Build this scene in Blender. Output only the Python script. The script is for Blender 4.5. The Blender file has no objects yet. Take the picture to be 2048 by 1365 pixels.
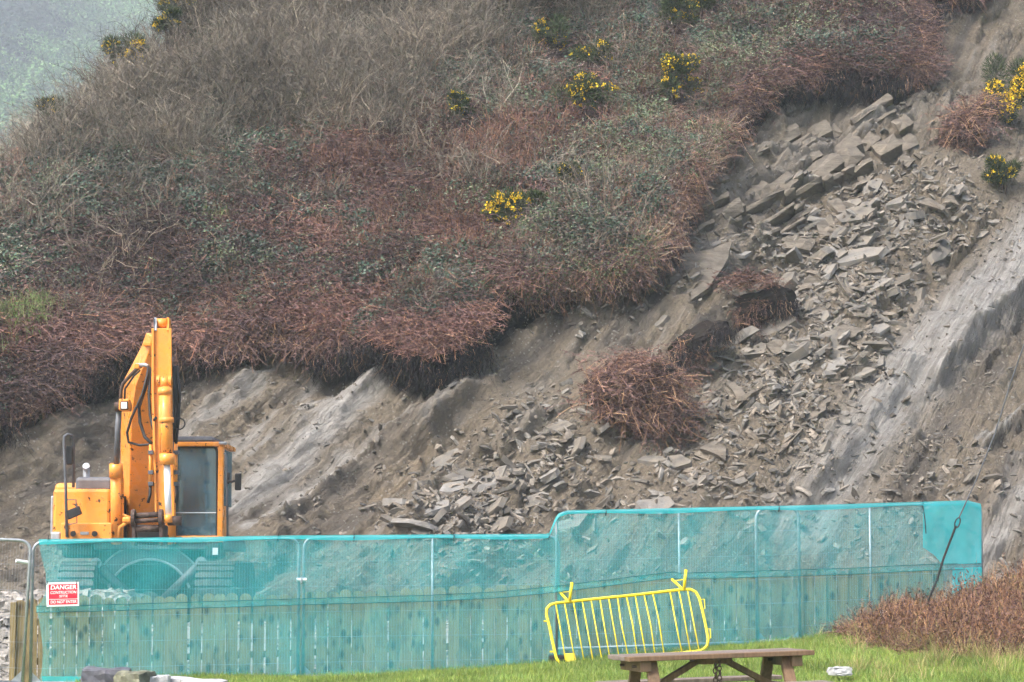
import bpy, math, random
import numpy as np
from mathutils import Vector, Matrix

R = math.radians
HAZE = 0.0007
random.seed(7); rng = np.random.default_rng(7)
sc = bpy.context.scene
COL = sc.collection

# ------------------------------------------------------------------ camera, sky, sun, exposure
PITCH = math.atan((1155 - 682.5) / 4836.0)
cam_d = bpy.data.cameras.new('camera'); cam = bpy.data.objects.new('camera', cam_d); COL.objects.link(cam)
cam_d.sensor_width = 36; cam_d.lens = 85; cam_d.clip_start = 0.1; cam_d.clip_end = 2000
cam.location = (0, 0, 0); cam.rotation_euler = (R(90) + PITCH, 0, 0)
sc.camera = cam
SUN_EL, SUN_AZ = R(52), R(-132)          # high, to the left of the camera and a little behind it
w = bpy.data.worlds.new('World'); sc.world = w; w.use_nodes = True
nt = w.node_tree
sky = nt.nodes.new('ShaderNodeTexSky'); sky.sky_type = 'NISHITA'; sky.sun_disc = False
sky.sun_elevation = SUN_EL; sky.sun_rotation = SUN_AZ
sky.air_density = 1.0; sky.dust_density = 5.0; sky.ozone_density = 1.0
nt.links.new(sky.outputs[0], nt.nodes['Background'].inputs[0])
nt.nodes['Background'].inputs[1].default_value = 0.12
sun_d = bpy.data.lights.new('sun', 'SUN'); sun = bpy.data.objects.new('sun', sun_d); COL.objects.link(sun)
sun_d.energy = 1.5; sun_d.angle = R(12); sun_d.color = (1.0, 0.985, 0.965)
sd = Vector((math.sin(SUN_AZ) * math.cos(SUN_EL), math.cos(SUN_AZ) * math.cos(SUN_EL), math.sin(SUN_EL)))
sun.rotation_euler = sd.to_track_quat('Z', 'Y').to_euler()
sc.view_settings.view_transform = 'Standard'; sc.view_settings.look = 'None'
sc.view_settings.gamma = 1.0; sc.view_settings.use_curve_mapping = False
sc.view_settings.exposure = 1.56
sc.cycles.use_denoising = True
sc.cycles.transparent_max_bounces = 16
sc.cycles.use_adaptive_sampling = True; sc.cycles.adaptive_threshold = 0.05
sc.cycles.max_bounces = 5; sc.cycles.diffuse_bounces = 2; sc.cycles.volume_bounces = 1

# ------------------------------------------------------------------ measuring helpers
F = 4836.0
cP, sP = math.cos(PITCH), math.sin(PITCH)
def ray(u, v):
    a = (np.asarray(u, float) - 1024) / F; b = (682.5 - np.asarray(v, float)) / F
    return a, cP - b * sP, sP + b * cP
def at(u, v, D):
    """point at distance D (metres ahead) on the sight line through map point (u, v)"""
    x, y, z = ray(u, v); k = D / y
    return Vector((float(x * k), float(D), float(z * k)))
def project(x, y, z):
    yc = y * cP + z * sP; zc = -y * sP + z * cP
    return 1024 + F * x / yc, 682.5 - F * zc / yc
Y0, Z0, CS, SN = 41.0, -0.9, 0.8, 0.6      # hillside: a 37 degree slope whose toe lies at y=41
def slope_xt(u, v, d=0.0):
    x, y, z = ray(u, v)
    k = (Z0 - 0.75 * Y0 + 1.25 * d) / (z - 0.75 * y)
    return x * k, (y * k - Y0 + SN * d) / CS
def trace(u, v, dfun, n=8):
    d = np.zeros(np.shape(u))
    for _ in range(n): x, t = slope_xt(u, v, d); d = .5 * d + .5 * dfun(x, t)
    return slope_xt(u, v, d)
def slope_pt(x, t, d):
    return np.stack([x + 0 * t, Y0 + CS * t - SN * d, Z0 + SN * t + CS * d], -1)
def smooth(a): a = np.clip(a, 0, 1); return a * a * (3 - 2 * a)
def _h(ix, iy, s):
    n = (ix.astype(np.int64) * 374761393 + iy.astype(np.int64) * 668265263 + s * 974634777) & 0x7fffffff
    n = ((n ^ (n >> 13)) * 1274126177) & 0x7fffffff
    return ((n ^ (n >> 16)) & 0xffff) / 65535.0
def vnoise(x, y, s=0):
    x = np.asarray(x, float); y = np.asarray(y, float)
    ix = np.floor(x); iy = np.floor(y); fx = x - ix; fy = y - iy
    fx = fx * fx * (3 - 2 * fx); fy = fy * fy * (3 - 2 * fy)
    a = _h(ix, iy, s); b = _h(ix + 1, iy, s); c = _h(ix, iy + 1, s); d = _h(ix + 1, iy + 1, s)
    return (a + (b - a) * fx) * (1 - fy) + (c + (d - c) * fx) * fy
def fbm(x, y, s=0, o=4):
    r = 0; a = .5; tot = 0
    for k in range(o):
        r = r + a * vnoise(x * 2 ** k, y * 2 ** k, s + k * 17); tot += a; a *= .5
    return r / tot * 2 - 1

# ------------------------------------------------------------------ object helpers
def link(name, me, m=None, parent=None, **props):
    o = bpy.data.objects.new(name, me); COL.objects.link(o)
    if m is not None:
        if not me.materials: me.materials.append(m)
    if parent is not None:
        o.parent = parent
        o.matrix_parent_inverse = Matrix.Translation(-Vector(parent.location))
    for k, v in props.items():
        if v: o[k] = v
    return o
def thing(name, label, cat, loc, group=None):
    o = bpy.data.objects.new(name, None); COL.objects.link(o); o.location = loc
    o.empty_display_size = .1
    o['label'] = label; o['category'] = cat
    if group: o['group'] = group
    return o
def np_mesh(name, V, Fq, smooth_shade=False):
    """V (n,3), Fq: int array (m,3) or (m,4), or list of such arrays"""
    me = bpy.data.meshes.new(name)
    arrs = [np.asarray(a) for a in (Fq if isinstance(Fq, list) else [Fq]) if len(a)]
    V = np.asarray(V, np.float32)
    me.vertices.add(len(V)); me.vertices.foreach_set('co', V.ravel())
    loops = np.concatenate([a.ravel() for a in arrs]).astype(np.int32)
    tot = np.concatenate([np.full(len(a), a.shape[1]) for a in arrs]).astype(np.int32)
    st = np.concatenate([[0], np.cumsum(tot)[:-1]]).astype(np.int32)
    me.loops.add(len(loops)); me.loops.foreach_set('vertex_index', loops)
    me.polygons.add(len(tot)); me.polygons.foreach_set('loop_start', st); me.polygons.foreach_set('loop_total', tot)
    if smooth_shade: me.polygons.foreach_set('use_smooth', np.ones(len(tot), bool))
    me.update(); me.validate()
    return me
def attr(me, name, data, typ):
    a = me.attributes.new(name, typ, 'POINT')
    key = {'FLOAT': 'value', 'INT': 'value', 'FLOAT_VECTOR': 'vector', 'FLOAT_COLOR': 'color'}[typ]
    d = np.asarray(data)
    if typ == 'FLOAT_COLOR' and d.shape[1] == 3: d = np.concatenate([d, np.ones((len(d), 1))], 1)
    a.data.foreach_set(key, d.astype(np.int32 if typ == 'INT' else np.float32).ravel())
class MB:
    """collects simple shapes into one mesh"""
    def __init__(s): s.v = []; s.f = []
    def add(s, vs, fs):
        b = len(s.v); s.v += [tuple(p) for p in vs]; s.f += [tuple(i + b for i in f) for f in fs]; return s
    def box(s, a, b):
        (x0, y0, z0), (x1, y1, z1) = a, b
        return s.add([(x0,y0,z0),(x1,y0,z0),(x1,y1,z0),(x0,y1,z0),(x0,y0,z1),(x1,y0,z1),(x1,y1,z1),(x0,y1,z1)],
                     [(0,3,2,1),(4,5,6,7),(0,1,5,4),(1,2,6,5),(2,3,7,6),(3,0,4,7)])
    def pbox(s, u0, v0, u1, v1, D0, D1):
        a = at(u0, v1, D0); b = at(u1, v0, D0)
        return s.box((a.x, D0, a.z), (b.x, D1, b.z))
    def tube(s, pts, r, n=8, closed=False, cap=True):
        pts = [Vector(p) for p in pts]; m = len(pts); rings = []
        rr = r if isinstance(r, (list, tuple)) else [r] * m
        up = None; vs = []
        for i in range(m):
            if closed: t = pts[(i + 1) % m] - pts[i - 1]
            else: t = pts[min(i + 1, m - 1)] - pts[max(i - 1, 0)]
            t.normalize()
            if up is None: up = Vector((0, 0, 1)) if abs(t.z) < .9 else Vector((0, 1, 0))
            a = up - t * up.dot(t)
            if a.length < 1e-4: a = t.orthogonal()
            a.normalize(); b = t.cross(a); up = a
            for k in range(n):
                an = 2 * math.pi * k / n
                vs.append(pts[i] + (a * math.cos(an) + b * math.sin(an)) * rr[i])
        fs = []
        for i in range(m if closed else m - 1):
            j = (i + 1) % m
            for k in range(n):
                fs.append((i*n+k, i*n+(k+1) % n, j*n+(k+1) % n, j*n+k))
        if cap and not closed:
            fs.append(tuple(range(n))[::-1]); fs.append(tuple((m-1)*n+k for k in range(n)))
        return s.add(vs, fs)
    def prism(s, poly, vec):
        n = len(poly); vec = Vector(vec)
        vs = [Vector(p) for p in poly] + [Vector(p) + vec for p in poly]
        return s.add(vs, [tuple(range(n))[::-1], tuple(range(n, 2*n))] + [(i, (i+1) % n, n+(i+1) % n, n+i) for i in range(n)])
    def beam(s, p, q, w_, h_, up=(0, 0, 1)):
        p, q = Vector(p), Vector(q); t = (q - p).normalized(); a = Vector(up); a = (a - t * a.dot(t)).normalized(); b = t.cross(a)
        c = [p + b*sx*w_/2 + a*sz*h_/2 for sx, sz in ((-1,-1),(1,-1),(1,1),(-1,1))]
        return s.prism(c, q - p)
    def loft(s, secs):
        n = len(secs[0]); vs = [p for sec in secs for p in sec]; fs = []
        for i in range(len(secs) - 1):
            for k in range(n): fs.append((i*n+k, i*n+(k+1) % n, (i+1)*n+(k+1) % n, (i+1)*n+k))
        fs.append(tuple(range(n))[::-1]); fs.append(tuple((len(secs)-1)*n+k for k in range(n)))
        return s.add(vs, fs)
    def build(s, name, m, parent=None, bevel=0, shade=False, **props):
        me = bpy.data.meshes.new(name); me.from_pydata([tuple(p) for p in s.v], [], s.f); me.update()
        import bmesh
        bm = bmesh.new(); bm.from_mesh(me); bmesh.ops.recalc_face_normals(bm, faces=bm.faces); bm.to_mesh(me); bm.free()
        if shade:
            for p in me.polygons: p.use_smooth = len(p.vertices) == 4
        o = link(name, me, m, parent, **props)
        if bevel:
            b = o.modifiers.new('bevel', 'BEVEL'); b.width = bevel; b.segments = 2; b.limit_method = 'ANGLE'
        return o

# ------------------------------------------------------------------ materials
class NT:
    def __init__(s, name):
        s.m = bpy.data.materials.new(name); s.m.use_nodes = True; s.t = s.m.node_tree; s.n = s.t.nodes; s.l = s.t.links
        s.p = s.n['Principled BSDF']; s.out = s.n['Material Output']
    def node(s, typ, **kw):
        n = s.n.new(typ)
        for k, v in kw.items(): setattr(n, k, v)
        return n
    def set(s, sock, v):
        if hasattr(v, 'is_output') or isinstance(v, bpy.types.NodeSocket): s.l.new(v, sock)
        elif isinstance(v, (tuple, list)) and len(v) == 3 and sock.type == 'RGBA': sock.default_value = (*v, 1)
        else: sock.default_value = v
    def noise(s, scale, detail=4, vec=None, rough=.55, dist=0.0):
        n = s.node('ShaderNodeTexNoise'); n.inputs['Scale'].default_value = scale; n.inputs['Detail'].default_value = detail
        n.inputs['Roughness'].default_value = rough; n.inputs['Distortion'].default_value = dist
        if vec is not None: s.l.new(vec, n.inputs['Vector'])
        return n.outputs['Fac']
    def mapping(s, vec, scale):
        n = s.node('ShaderNodeMapping'); n.inputs['Scale'].default_value = scale; s.l.new(vec, n.inputs['Vector']); return n.outputs[0]
    def coord(s, k='Object'): return s.node('ShaderNodeTexCoord').outputs[k]
    def ramp(s, fac, a, b):
        n = s.node('ShaderNodeMapRange'); s.set(n.inputs[0], fac); n.inputs[1].default_value = a; n.inputs[2].default_value = b; return n.outputs[0]
    def mix(s, fac, a, b, blend='MIX'):
        n = s.node('ShaderNodeMix', data_type='RGBA', blend_type=blend)
        s.set(n.inputs[0], fac); s.set(n.inputs[6], a); s.set(n.inputs[7], b); return n.outputs[2]
    def math(s, op, a, b=0.0):
        n = s.node('ShaderNodeMath', operation=op); s.set(n.inputs[0], a); s.set(n.inputs[1], b); return n.outputs[0]
    def attr(s, name, typ='GEOMETRY', out='Fac'): 
        n = s.node('ShaderNodeAttribute', attribute_name=name, attribute_type=typ); return n.outputs[out]
    def bump(s, h, strength=.5, dist=.02):
        n = s.node('ShaderNodeBump'); n.inputs['Strength'].default_value = strength; n.inputs['Distance'].default_value = dist
        s.l.new(h, n.inputs['Height']); s.l.new(n.outputs[0], s.p.inputs['Normal'])
    def fin(s, col=None, rough=.8, metal=0.0, spec=.3):
        if col is not None: s.set(s.p.inputs['Base Color'], col)
        s.set(s.p.inputs['Roughness'], rough); s.p.inputs['Metallic'].default_value = metal
        s.p.inputs['Specular IOR Level'].default_value = spec
        return s.m
def simple(name, col, rough=.6, metal=0.0, var=.25, scale=6, spec=.4):
    n = NT(name); c = n.coord()
    f = n.ramp(n.noise(scale, 5, c), .3, .7)
    return n.fin(n.mix(f, tuple(x * (1 - var) for x in col), tuple(min(1, x * (1 + var)) for x in col)), rough, metal, spec)
def paint_mat(name, col, rust=(.05, .025, .015), amt=.66, dirt=(.16, .12, .08)):
    n = NT(name); c = n.coord()
    d = n.ramp(n.noise(3, 6, c), .45, .8)
    base = n.mix(n.math('MULTIPLY', d, .35), col, dirt)
    chips = n.ramp(n.noise(9, 4, c, .6), amt, amt + .03)
    col2 = n.mix(chips, base, rust)
    streak = n.ramp(n.noise(5, 4, n.mapping(c, (6, 6, .6))), .6, .8)
    col3 = n.mix(n.math('MULTIPLY', streak, .22), col2, dirt)
    n.bump(n.noise(30, 3, c), .08, .01)
    return n.fin(col3, n.ramp(d, -.5, 1.5), 0, .4)
M = {}
M['orange'] = paint_mat('orange_paint', (.86, .315, .05), amt=.63)
M['yellow'] = paint_mat('yellow_paint', (.86, .66, .02), amt=.70, dirt=(.3, .2, .05))
M['rust'] = simple('rusty_steel', (.085, .055, .045), .7, .3, .5, 20)
M['chrome'] = simple('cylinder_chrome', (.75, .76, .78), .18, .9, .05)
M['grey_steel'] = simple('grey_paint', (.11, .115, .13), .5, .1, .25)
M['galv'] = simple('galvanised_tube', (.36, .38, .41), .5, .5, .18, 14)
M['black'] = simple('black_rubber', (.018, .018, .02), .6, 0, .3)
M['trackm'] = simple('track_steel', (.09, .085, .08), .7, .4, .4, 12)
M['white'] = simple('white_plastic', (.75, .76, .78), .5, 0, .05)
M['seat'] = simple('seat_fabric', (.05, .055, .06), .9)
def glass_mat():
    n = NT('cab_glass'); g = n.node('ShaderNodeBsdfGlossy'); g.inputs['Roughness'].default_value = .06; g.inputs['Color'].default_value = (.85, .93, 1, 1)
    t = n.node('ShaderNodeBsdfTransparent'); t.inputs['Color'].default_value = (.30, .42, .46, 1)
    mx = n.node('ShaderNodeMixShader'); mx.inputs[0].default_value = .16
    n.l.new(t.outputs[0], mx.inputs[1]); n.l.new(g.outputs[0], mx.inputs[2]); df = n.node('ShaderNodeBsdfDiffuse'); df.inputs['Color'].default_value = (.22, .42, .52, 1); m2 = n.node('ShaderNodeMixShader'); n.l.new(n.math('MULTIPLY', n.noise(2.0, 4, n.coord()), .42), m2.inputs[0])  # bluish diffuse layer paints the sky's reflection into the glass
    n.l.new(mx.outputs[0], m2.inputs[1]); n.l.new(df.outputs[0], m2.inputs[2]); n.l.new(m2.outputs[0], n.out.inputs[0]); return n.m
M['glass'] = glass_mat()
def net_mat(name, col, cover):
    n = NT(name); c = n.coord()
    d = n.node('ShaderNodeBsdfDiffuse'); tl = n.node('ShaderNodeBsdfTranslucent'); tr = n.node('ShaderNodeBsdfTransparent')
    cc = n.mix(n.ramp(n.noise(1.7, 4, c), .3, .7), tuple(x * .88 for x in col), tuple(min(1, x * 1.1) for x in col))
    n.l.new(cc, d.inputs[0]); n.l.new(cc, tl.inputs[0])
    a = n.node('ShaderNodeMixShader'); a.inputs[0].default_value = .18; n.l.new(d.outputs[0], a.inputs[1]); n.l.new(tl.outputs[0], a.inputs[2])
    b = n.node('ShaderNodeMixShader')
    fac = n.math('ADD', n.math('MULTIPLY', n.noise(2.2, 3, n.mapping(c, (1, 1, .4))), .30), cover - .15)
    n.l.new(fac, b.inputs[0]); n.l.new(tr.outputs[0], b.inputs[1]); n.l.new(a.outputs[0], b.inputs[2]); n.l.new(b.outputs[0], n.out.inputs[0])
    return n.m
M['net'] = net_mat('debris_net', (.045, .62, .66), .315)
M['net2'] = net_mat('debris_net_folded', (.05, .60, .65), .62)
M['netline'] = simple('net_cord', (.01, .10, .10), .8)
def leaf_mat(name, rough=.6, spec=.3, trans=.0):
    n = NT(name)
    c = n.mix(1.0, n.attr('col', 'GEOMETRY', 'Color'), n.attr('tint', 'INSTANCER', 'Color'), 'MULTIPLY')
    n.p.inputs['Specular IOR Level'].default_value = spec
    return n.fin(c, rough, 0, spec)
M['plant'] = leaf_mat('dry_plant', .8, .15)
M['leaf'] = leaf_mat('glossy_leaf', .48, .3)
def vcol_mat(name, rough=.7, spec=.2):
    n = NT(name); return n.fin(n.attr('col', 'GEOMETRY', 'Color'), rough, 0, spec)
M['vplant'] = vcol_mat('plant_matter', .75, .2)
def soil_mat(name, a, b):
    n = NT(name); c = n.coord(); f = n.ramp(n.noise(2.5, 8, c, .7), .3, .7)
    n.bump(n.noise(14, 6, c, .7), .8, .06)
    return n.fin(n.mix(f, a, b), .95, 0, .1)
M['peat'] = soil_mat('black_peat', (.012, .010, .010), (.035, .028, .024))
M['humus'] = soil_mat('plant_litter', (.03, .022, .02), (.075, .05, .04))
M['farsoil'] = soil_mat('far_undergrowth', (.025, .035, .022), (.05, .065, .04))
def rock_mat():
    n = NT('slate_rock'); c = n.coord(); oi = n.node('ShaderNodeObjectInfo')
    f = n.ramp(n.noise(3, 6, c, .65), .3, .72)
    col = n.mix(f, (.075, .068, .058), (.20, .188, .168))
    col = n.mix(n.math('POWER', oi.outputs['Random'], 3.0), col, n.mix(f, (.15, .143, .13), (.34, .335, .325)))
    st = n.ramp(n.noise(1.6, 5, c, .6), .58, .75)
    col = n.mix(n.math('MULTIPLY', st, .5), col, (.24, .17, .10))
    col = n.mix(n.math('MULTIPLY', n.ramp(n.noise(4.5, 6, c, .7), .42, .62), .6), col, (.19, .16, .12))
    n.bump(n.math('ADD', n.noise(12, 6, c, .65), n.noise(7, 3, n.mapping(c, (.6, .6, 9)))), .55, .03)
    return n.fin(col, .8, 0, .25)
M['rock'] = rock_mat()
def layer_mat():
    n = NT('bedded_shale'); c = n.coord(); f = n.ramp(n.noise(2.2, 7, n.mapping(c, (1, 1, 2.5)), .65), .3, .72)
    col = n.mix(f, (.085, .074, .060), (.23, .20, .162)); col = n.mix(n.math('MULTIPLY', n.ramp(n.noise(1.3, 5, c), .55, .75), .5), col, (.20, .15, .10))
    n.bump(n.math('ADD', n.noise(9, 7, c, .7), n.noise(5, 4, n.mapping(c, (.6, .6, 8)))), .8, .05); return n.fin(col, .85, 0, .2)
M['layer_rock'] = layer_mat()
M['pale_rock'] = simple('pale_slate', (.42, .42, .42), .75, 0, .3, 5, .25)
def scar_mat():
    n = NT('landslip_rock_and_soil'); c = n.coord(); bed = n.attr('bed', 'GEOMETRY', 'Vector')
    streak = n.math('MULTIPLY', n.ramp(n.noise(1.0, 8, n.mapping(bed, (.35, 5.5, 1)), .72, .6), .30, .66), n.ramp(n.noise(3.0, 6, c, .7), .25, .6))
    big = n.ramp(n.noise(.55, 5, c, .6), .35, .68)
    fine = n.ramp(n.noise(9, 8, c, .75), .25, .75)
    soil = n.mix(fine, (.080, .062, .044), (.34, .278, .200))
    soil = n.mix(n.math('MULTIPLY', big, .5), soil, (.27, .232, .180))
    rock = n.mix(streak, (.23, .215, .192), (.60, .575, .54))
    rock = n.mix(n.math('MULTIPLY', n.ramp(n.noise(2.2, 6, c, .7), .5, .8), .6), rock, (.16, .14, .11))
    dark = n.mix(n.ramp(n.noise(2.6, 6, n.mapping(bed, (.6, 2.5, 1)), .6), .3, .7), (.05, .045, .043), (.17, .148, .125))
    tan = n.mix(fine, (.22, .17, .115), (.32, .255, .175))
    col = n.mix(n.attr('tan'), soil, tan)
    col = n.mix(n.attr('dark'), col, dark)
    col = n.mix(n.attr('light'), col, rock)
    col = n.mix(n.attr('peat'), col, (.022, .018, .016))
    # pale chips scattered through the soil
    vo = n.node('ShaderNodeTexVoronoi'); vo.inputs['Scale'].default_value = 11; n.l.new(c, vo.inputs['Vector'])
    chip = n.math('MULTIPLY', n.math('LESS_THAN', vo.outputs['Distance'], .24), n.math('GREATER_THAN', n.noise(3.1, 3, c), .53))
    col = n.mix(n.math('MULTIPLY', chip, .7), col, (.36, .34, .30))
    h = n.math('ADD', n.noise(7, 8, c, .72), n.math('MULTIPLY', n.noise(1.2, 8, n.mapping(bed, (.5, 9, 1)), .7), 1.1))
    n.bump(h, 1.0, .20)
    return n.fin(col, .75, 0, .35)
M['scar'] = scar_mat()
def ground_mat():
    n = NT('turf_and_gravel'); c = n.coord()
    g = n.mix(n.ramp(n.noise(1.3, 6, c), .3, .7), (.10, .16, .035), (.17, .25, .07))
    g = n.mix(n.ramp(n.noise(.8, 6, c, .7), .6, .72), g, (.13, .10, .06))
    y = n.mix(n.ramp(n.noise(5, 7, c, .7), .3, .7), (.14, .125, .11), (.36, .35, .34))
    n.bump(n.noise(12, 6, c, .7), .7, .05)
    return n.fin(n.mix(n.attr('yard'), g, y), .95, 0, .1)
M['ground'] = ground_mat()
def wood_mat(name, a, b, knots=True):
    n = NT(name); c = n.coord(); oi = n.node('ShaderNodeObjectInfo')
    off = n.node('ShaderNodeVectorMath', operation='ADD'); n.l.new(c, off.inputs[0])
    cv = n.node('ShaderNodeCombineXYZ'); n.l.new(n.math('MULTIPLY', oi.outputs['Random'], 37), cv.inputs[0]); n.l.new(n.math('MULTIPLY', oi.outputs['Random'], 91), cv.inputs[2])
    n.l.new(cv.outputs[0], off.inputs[1]); v = off.outputs[0]
    grain = n.ramp(n.noise(1.0, 6, n.mapping(v, (40, 40, 2.2)), .6, .5), .3, .7)
    col = n.mix(grain, a, b)
    col = n.mix(n.math('MULTIPLY', oi.outputs['Random'], .45), col, tuple(x * .6 for x in a))
    if knots:
        vo = n.node('ShaderNodeTexVoronoi'); vo.inputs['Scale'].default_value = 1.0; n.l.new(n.mapping(v, (7, 7, 4)), vo.inputs['Vector'])
        k = n.ramp(vo.outputs['Distance'], .34, .14); col = n.mix(n.math('MULTIPLY', k, .95), col, (.06, .035, .018))
    wet = n.ramp(n.noise(2.6, 5, n.mapping(v, (2, 2, 1))), .48, .68); col = n.mix(n.math('MULTIPLY', wet, .75), col, (.09, .075, .05))
    n.bump(grain, .3, .004)
    return n.fin(col, .75, 0, .25)
M['pale_wood'] = wood_mat('softwood_board', (.27, .20, .095), (.42, .32, .165))
M['table_wood'] = wood_mat('stained_timber', (.15, .09, .055), (.29, .185, .11), False)
M['table_top'] = wood_mat('weathered_timber', (.16, .125, .11), (.28, .225, .195), False)

# ------------------------------------------------------------------ hillside shape
EDGE_PX = [(-700,1300),(-320,1080),(-120,975),(0,898),(60,852),(130,815),(200,782),(270,748),(330,724),(400,735),(480,716),(560,700),(600,716),(640,742),
           (700,726),(780,742),(840,764),(900,748),(960,706),(1010,660),(1040,626),(1100,602),(1200,577),(1260,562),(1310,545),(1350,480),(1372,420),
           (1420,350),(1470,285),(1510,230),(1590,196),(1640,182),(1740,186),(1820,182),(1858,150),(1868,100),(1875,50),(1900,12),(1960,-12),(2100,-60),(2500,-210)]
def bulge(x, t):
    return .55 * fbm(x * .16, t * .16, 3, 3) + .9 * np.exp(-((x - 2.2) / 3.5) ** 2 - ((t - 11) / 5) ** 2)
EX, ET = trace(np.array([p[0] for p in EDGE_PX], float), np.array([p[1] for p in EDGE_PX], float), lambda x, t: bulge(x, t) - .25)
EDGE = np.stack([EX, ET], 1)
POLY = np.concatenate([EDGE, [[40, 60], [-60, 60], [-60, EDGE[0, 1]]]])
def seg_dist(x, t, P, want_side=False):
    best = np.full(x.shape, 1e9); side = np.zeros(x.shape); along = np.zeros(x.shape); L = 0.0
    for (ax, at_), (bx, bt) in zip(P[:-1], P[1:]):
        dx, dt = bx - ax, bt - at_; l2 = dx * dx + dt * dt
        k = np.clip(((x - ax) * dx + (t - at_) * dt) / l2, 0, 1)
        d = np.hypot(x - ax - k * dx, t - at_ - k * dt)
        m = d < best; best = np.where(m, d, best)
        if want_side:
            cr = dx * (t - at_) - dt * (x - ax); side = np.where(m, np.sign(cr), side)
            along = np.where(m, L + k * math.sqrt(l2), along)
        L += math.sqrt(l2)
    return (best, side, along, L) if want_side else best
def inside(x, t, P):
    r = np.zeros(x.shape, bool); n = len(P)
    for i in range(n):
        ax, ay = P[i]; bx, by = P[(i + 1) % n]
        if ay == by: continue
        c = ((ay > t) != (by > t)) & (x < (bx - ax) * (t - ay) / (by - ay) + ax)
        r ^= c
    return r
def veg_sd(x, t):
    """metres inside the vegetated mat (positive) or out on the scar (negative)"""
    d = seg_dist(x, t, EDGE); d = np.where(inside(x, t, POLY), d, -d)
    return d + .30 * fbm(x * 1.5, t * 1.5, 5, 4) - .42 + .27 * smooth(x / 2.0) * smooth((6.0 - x) / 1.5)
C1 = np.array([-12.0, 19.75]); C2 = np.array([-8.9, 26.1])
def crest(x, t):
    e = (C2 - C1) / np.linalg.norm(C2 - C1); nx, nt_ = -e[1], e[0]
    s = (x - C1[0]) * nx + (t - C1[1]) * nt_ + .5 * fbm(x * .35, t * .35, 9, 3) + 2.7
    s = np.maximum(0, s); return -.30 * s * s
def veg_d(x, t):
    return bulge(x, t) + .22 * fbm(x * .8, t * .8, 21, 3) + crest(x, t)
def pxl(pts): 
    a, b = trace(np.array([p[0] for p in pts], float), np.array([p[1] for p in pts], float), lambda x, t: bulge(x, t) * .8 - 1.1); return np.stack([a, b], 1)
# bedding ledges traced down the scar: (line, width of smooth bed above it, step, light, dark rock and painted-in shade below, its reach)
LEDGES = [
 (pxl([(840,758),(740,812),(640,872),(560,930),(470,985),(380,1045)]), .50, .26, 1.0, .25, .3),
 (pxl([(700,800),(620,842),(540,890),(470,930)]), .22, .12, .8, .2, .2),
 (pxl([(860,838),(770,880),(690,932),(620,985),(530,1050)]), .20, .36, .9, 1.0, .95),
 (pxl([(985,800),(920,822),(868,868),(858,900)]), .30, .42, .7, .8, .55),
 (pxl([(600,760),(500,800),(400,860),(340,900)]), .28, .16, .75, .2, .3),
 (pxl([(560,955),(500,995),(440,1040)]), .16, .15, .9, .4, .3),
 (pxl([(2150,470),(2048,560),(1960,645),(1890,722),(1845,778)]), 1.25, .42, 1.0, .75, 1.3),
 (pxl([(1850,700),(1760,800),(1680,900),(1590,1010)]), .75, .30, .85, .35, .4),
 (pxl([(2150,720),(2048,800),(1985,850),(1940,892)]), .20, .28, .9, .9, .5),
 (pxl([(2160,920),(2048,1005),(1975,1075),(1900,1130)]), .55, .22, 1.0, .5, .35),
 (pxl([(2180,1040),(2080,1100),(1990,1170)]), .35, .2, 1.0, .5, .3),
 (pxl([(1130,800),(1080,840),(1040,900)]), .15, .2, .3, .5, .4),
 (pxl([(1645,248),(1570,285),(1490,328)]), .3, .20, .35, .9, .12), (pxl([(1880,222),(1780,258),(1690,285),(1580,325),(1478,366)]), .4, .26, .4, .9, .14), (pxl([(1760,268),(1620,330),(1470,400)]), .25, .16, .3, .9, .12),
 (pxl([(1700,318),(1570,362),(1415,428)]), .28, .2, .35, .9, .12), (pxl([(1640,360),(1480,420),(1388,472)]), .28, .2, .35, .9, .12), (pxl([(1460,398),(1410,418),(1355,442)]), .2, .14, .3, .8, .1), (pxl([(1620,430),(1560,462),(1490,495)]), .3, .2, .35, .9, .12),
 (pxl([(1340,600),(1250,590),(1150,605),(1040,640)]), .3, .25, .2, .9, .2),
 (pxl([(1900,240),(1760,272),(1650,312),(1560,362)]), .5, .22, .5, .8, .25),
 (pxl([(1600,210),(1540,240),(1500,272)]), .3, .2, .3, .6, .25),
 (pxl([(1720,330),(1600,378),(1500,410),(1370,425)]), .25, .2, .5, .7, .25),
 (pxl([(1480,420),(1420,452),(1360,478)]), .2, .16, .5, .6, .2),
]
LIGHTS = [(pxl([(2100,430),(1960,580),(1850,700),(1760,810),(1680,910),(1600,1010)]), .95, .95), (pxl([(820,770),(700,838),(580,912),(470,980)]), .42, .95), (pxl([(690,905),(600,960),(500,1030)]), .28, .8), (pxl([(640,790),(540,850),(440,915)]), .2, .7), (pxl([(520,800),(430,850),(370,885)]), .22, .75), (pxl([(2120,930),(2020,1030),(1940,1100)]), .4, .9), (pxl([(960,780),(900,835),(850,880)]), .16, .6)]
TANS = [pxl([(1010,690),(940,745),(880,805)]), pxl([(860,905),(780,965),(700,1010),(600,1060)]), pxl([(1840,610),(1760,720),(1660,860)])]
HEAP = [pxl([(2000,330),(1820,400),(1700,520),(1660,640),(1590,740),(1560,840),(1480,930),(1340,1000)]), pxl([(1130,930),(1020,980),(900,1040)])]
def gdir(x):  # slope of the bedding across the face: gentle to the left, steep to the right
    return 1.05 * x + np.where(x > 0, x * x * .06, 0)
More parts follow.
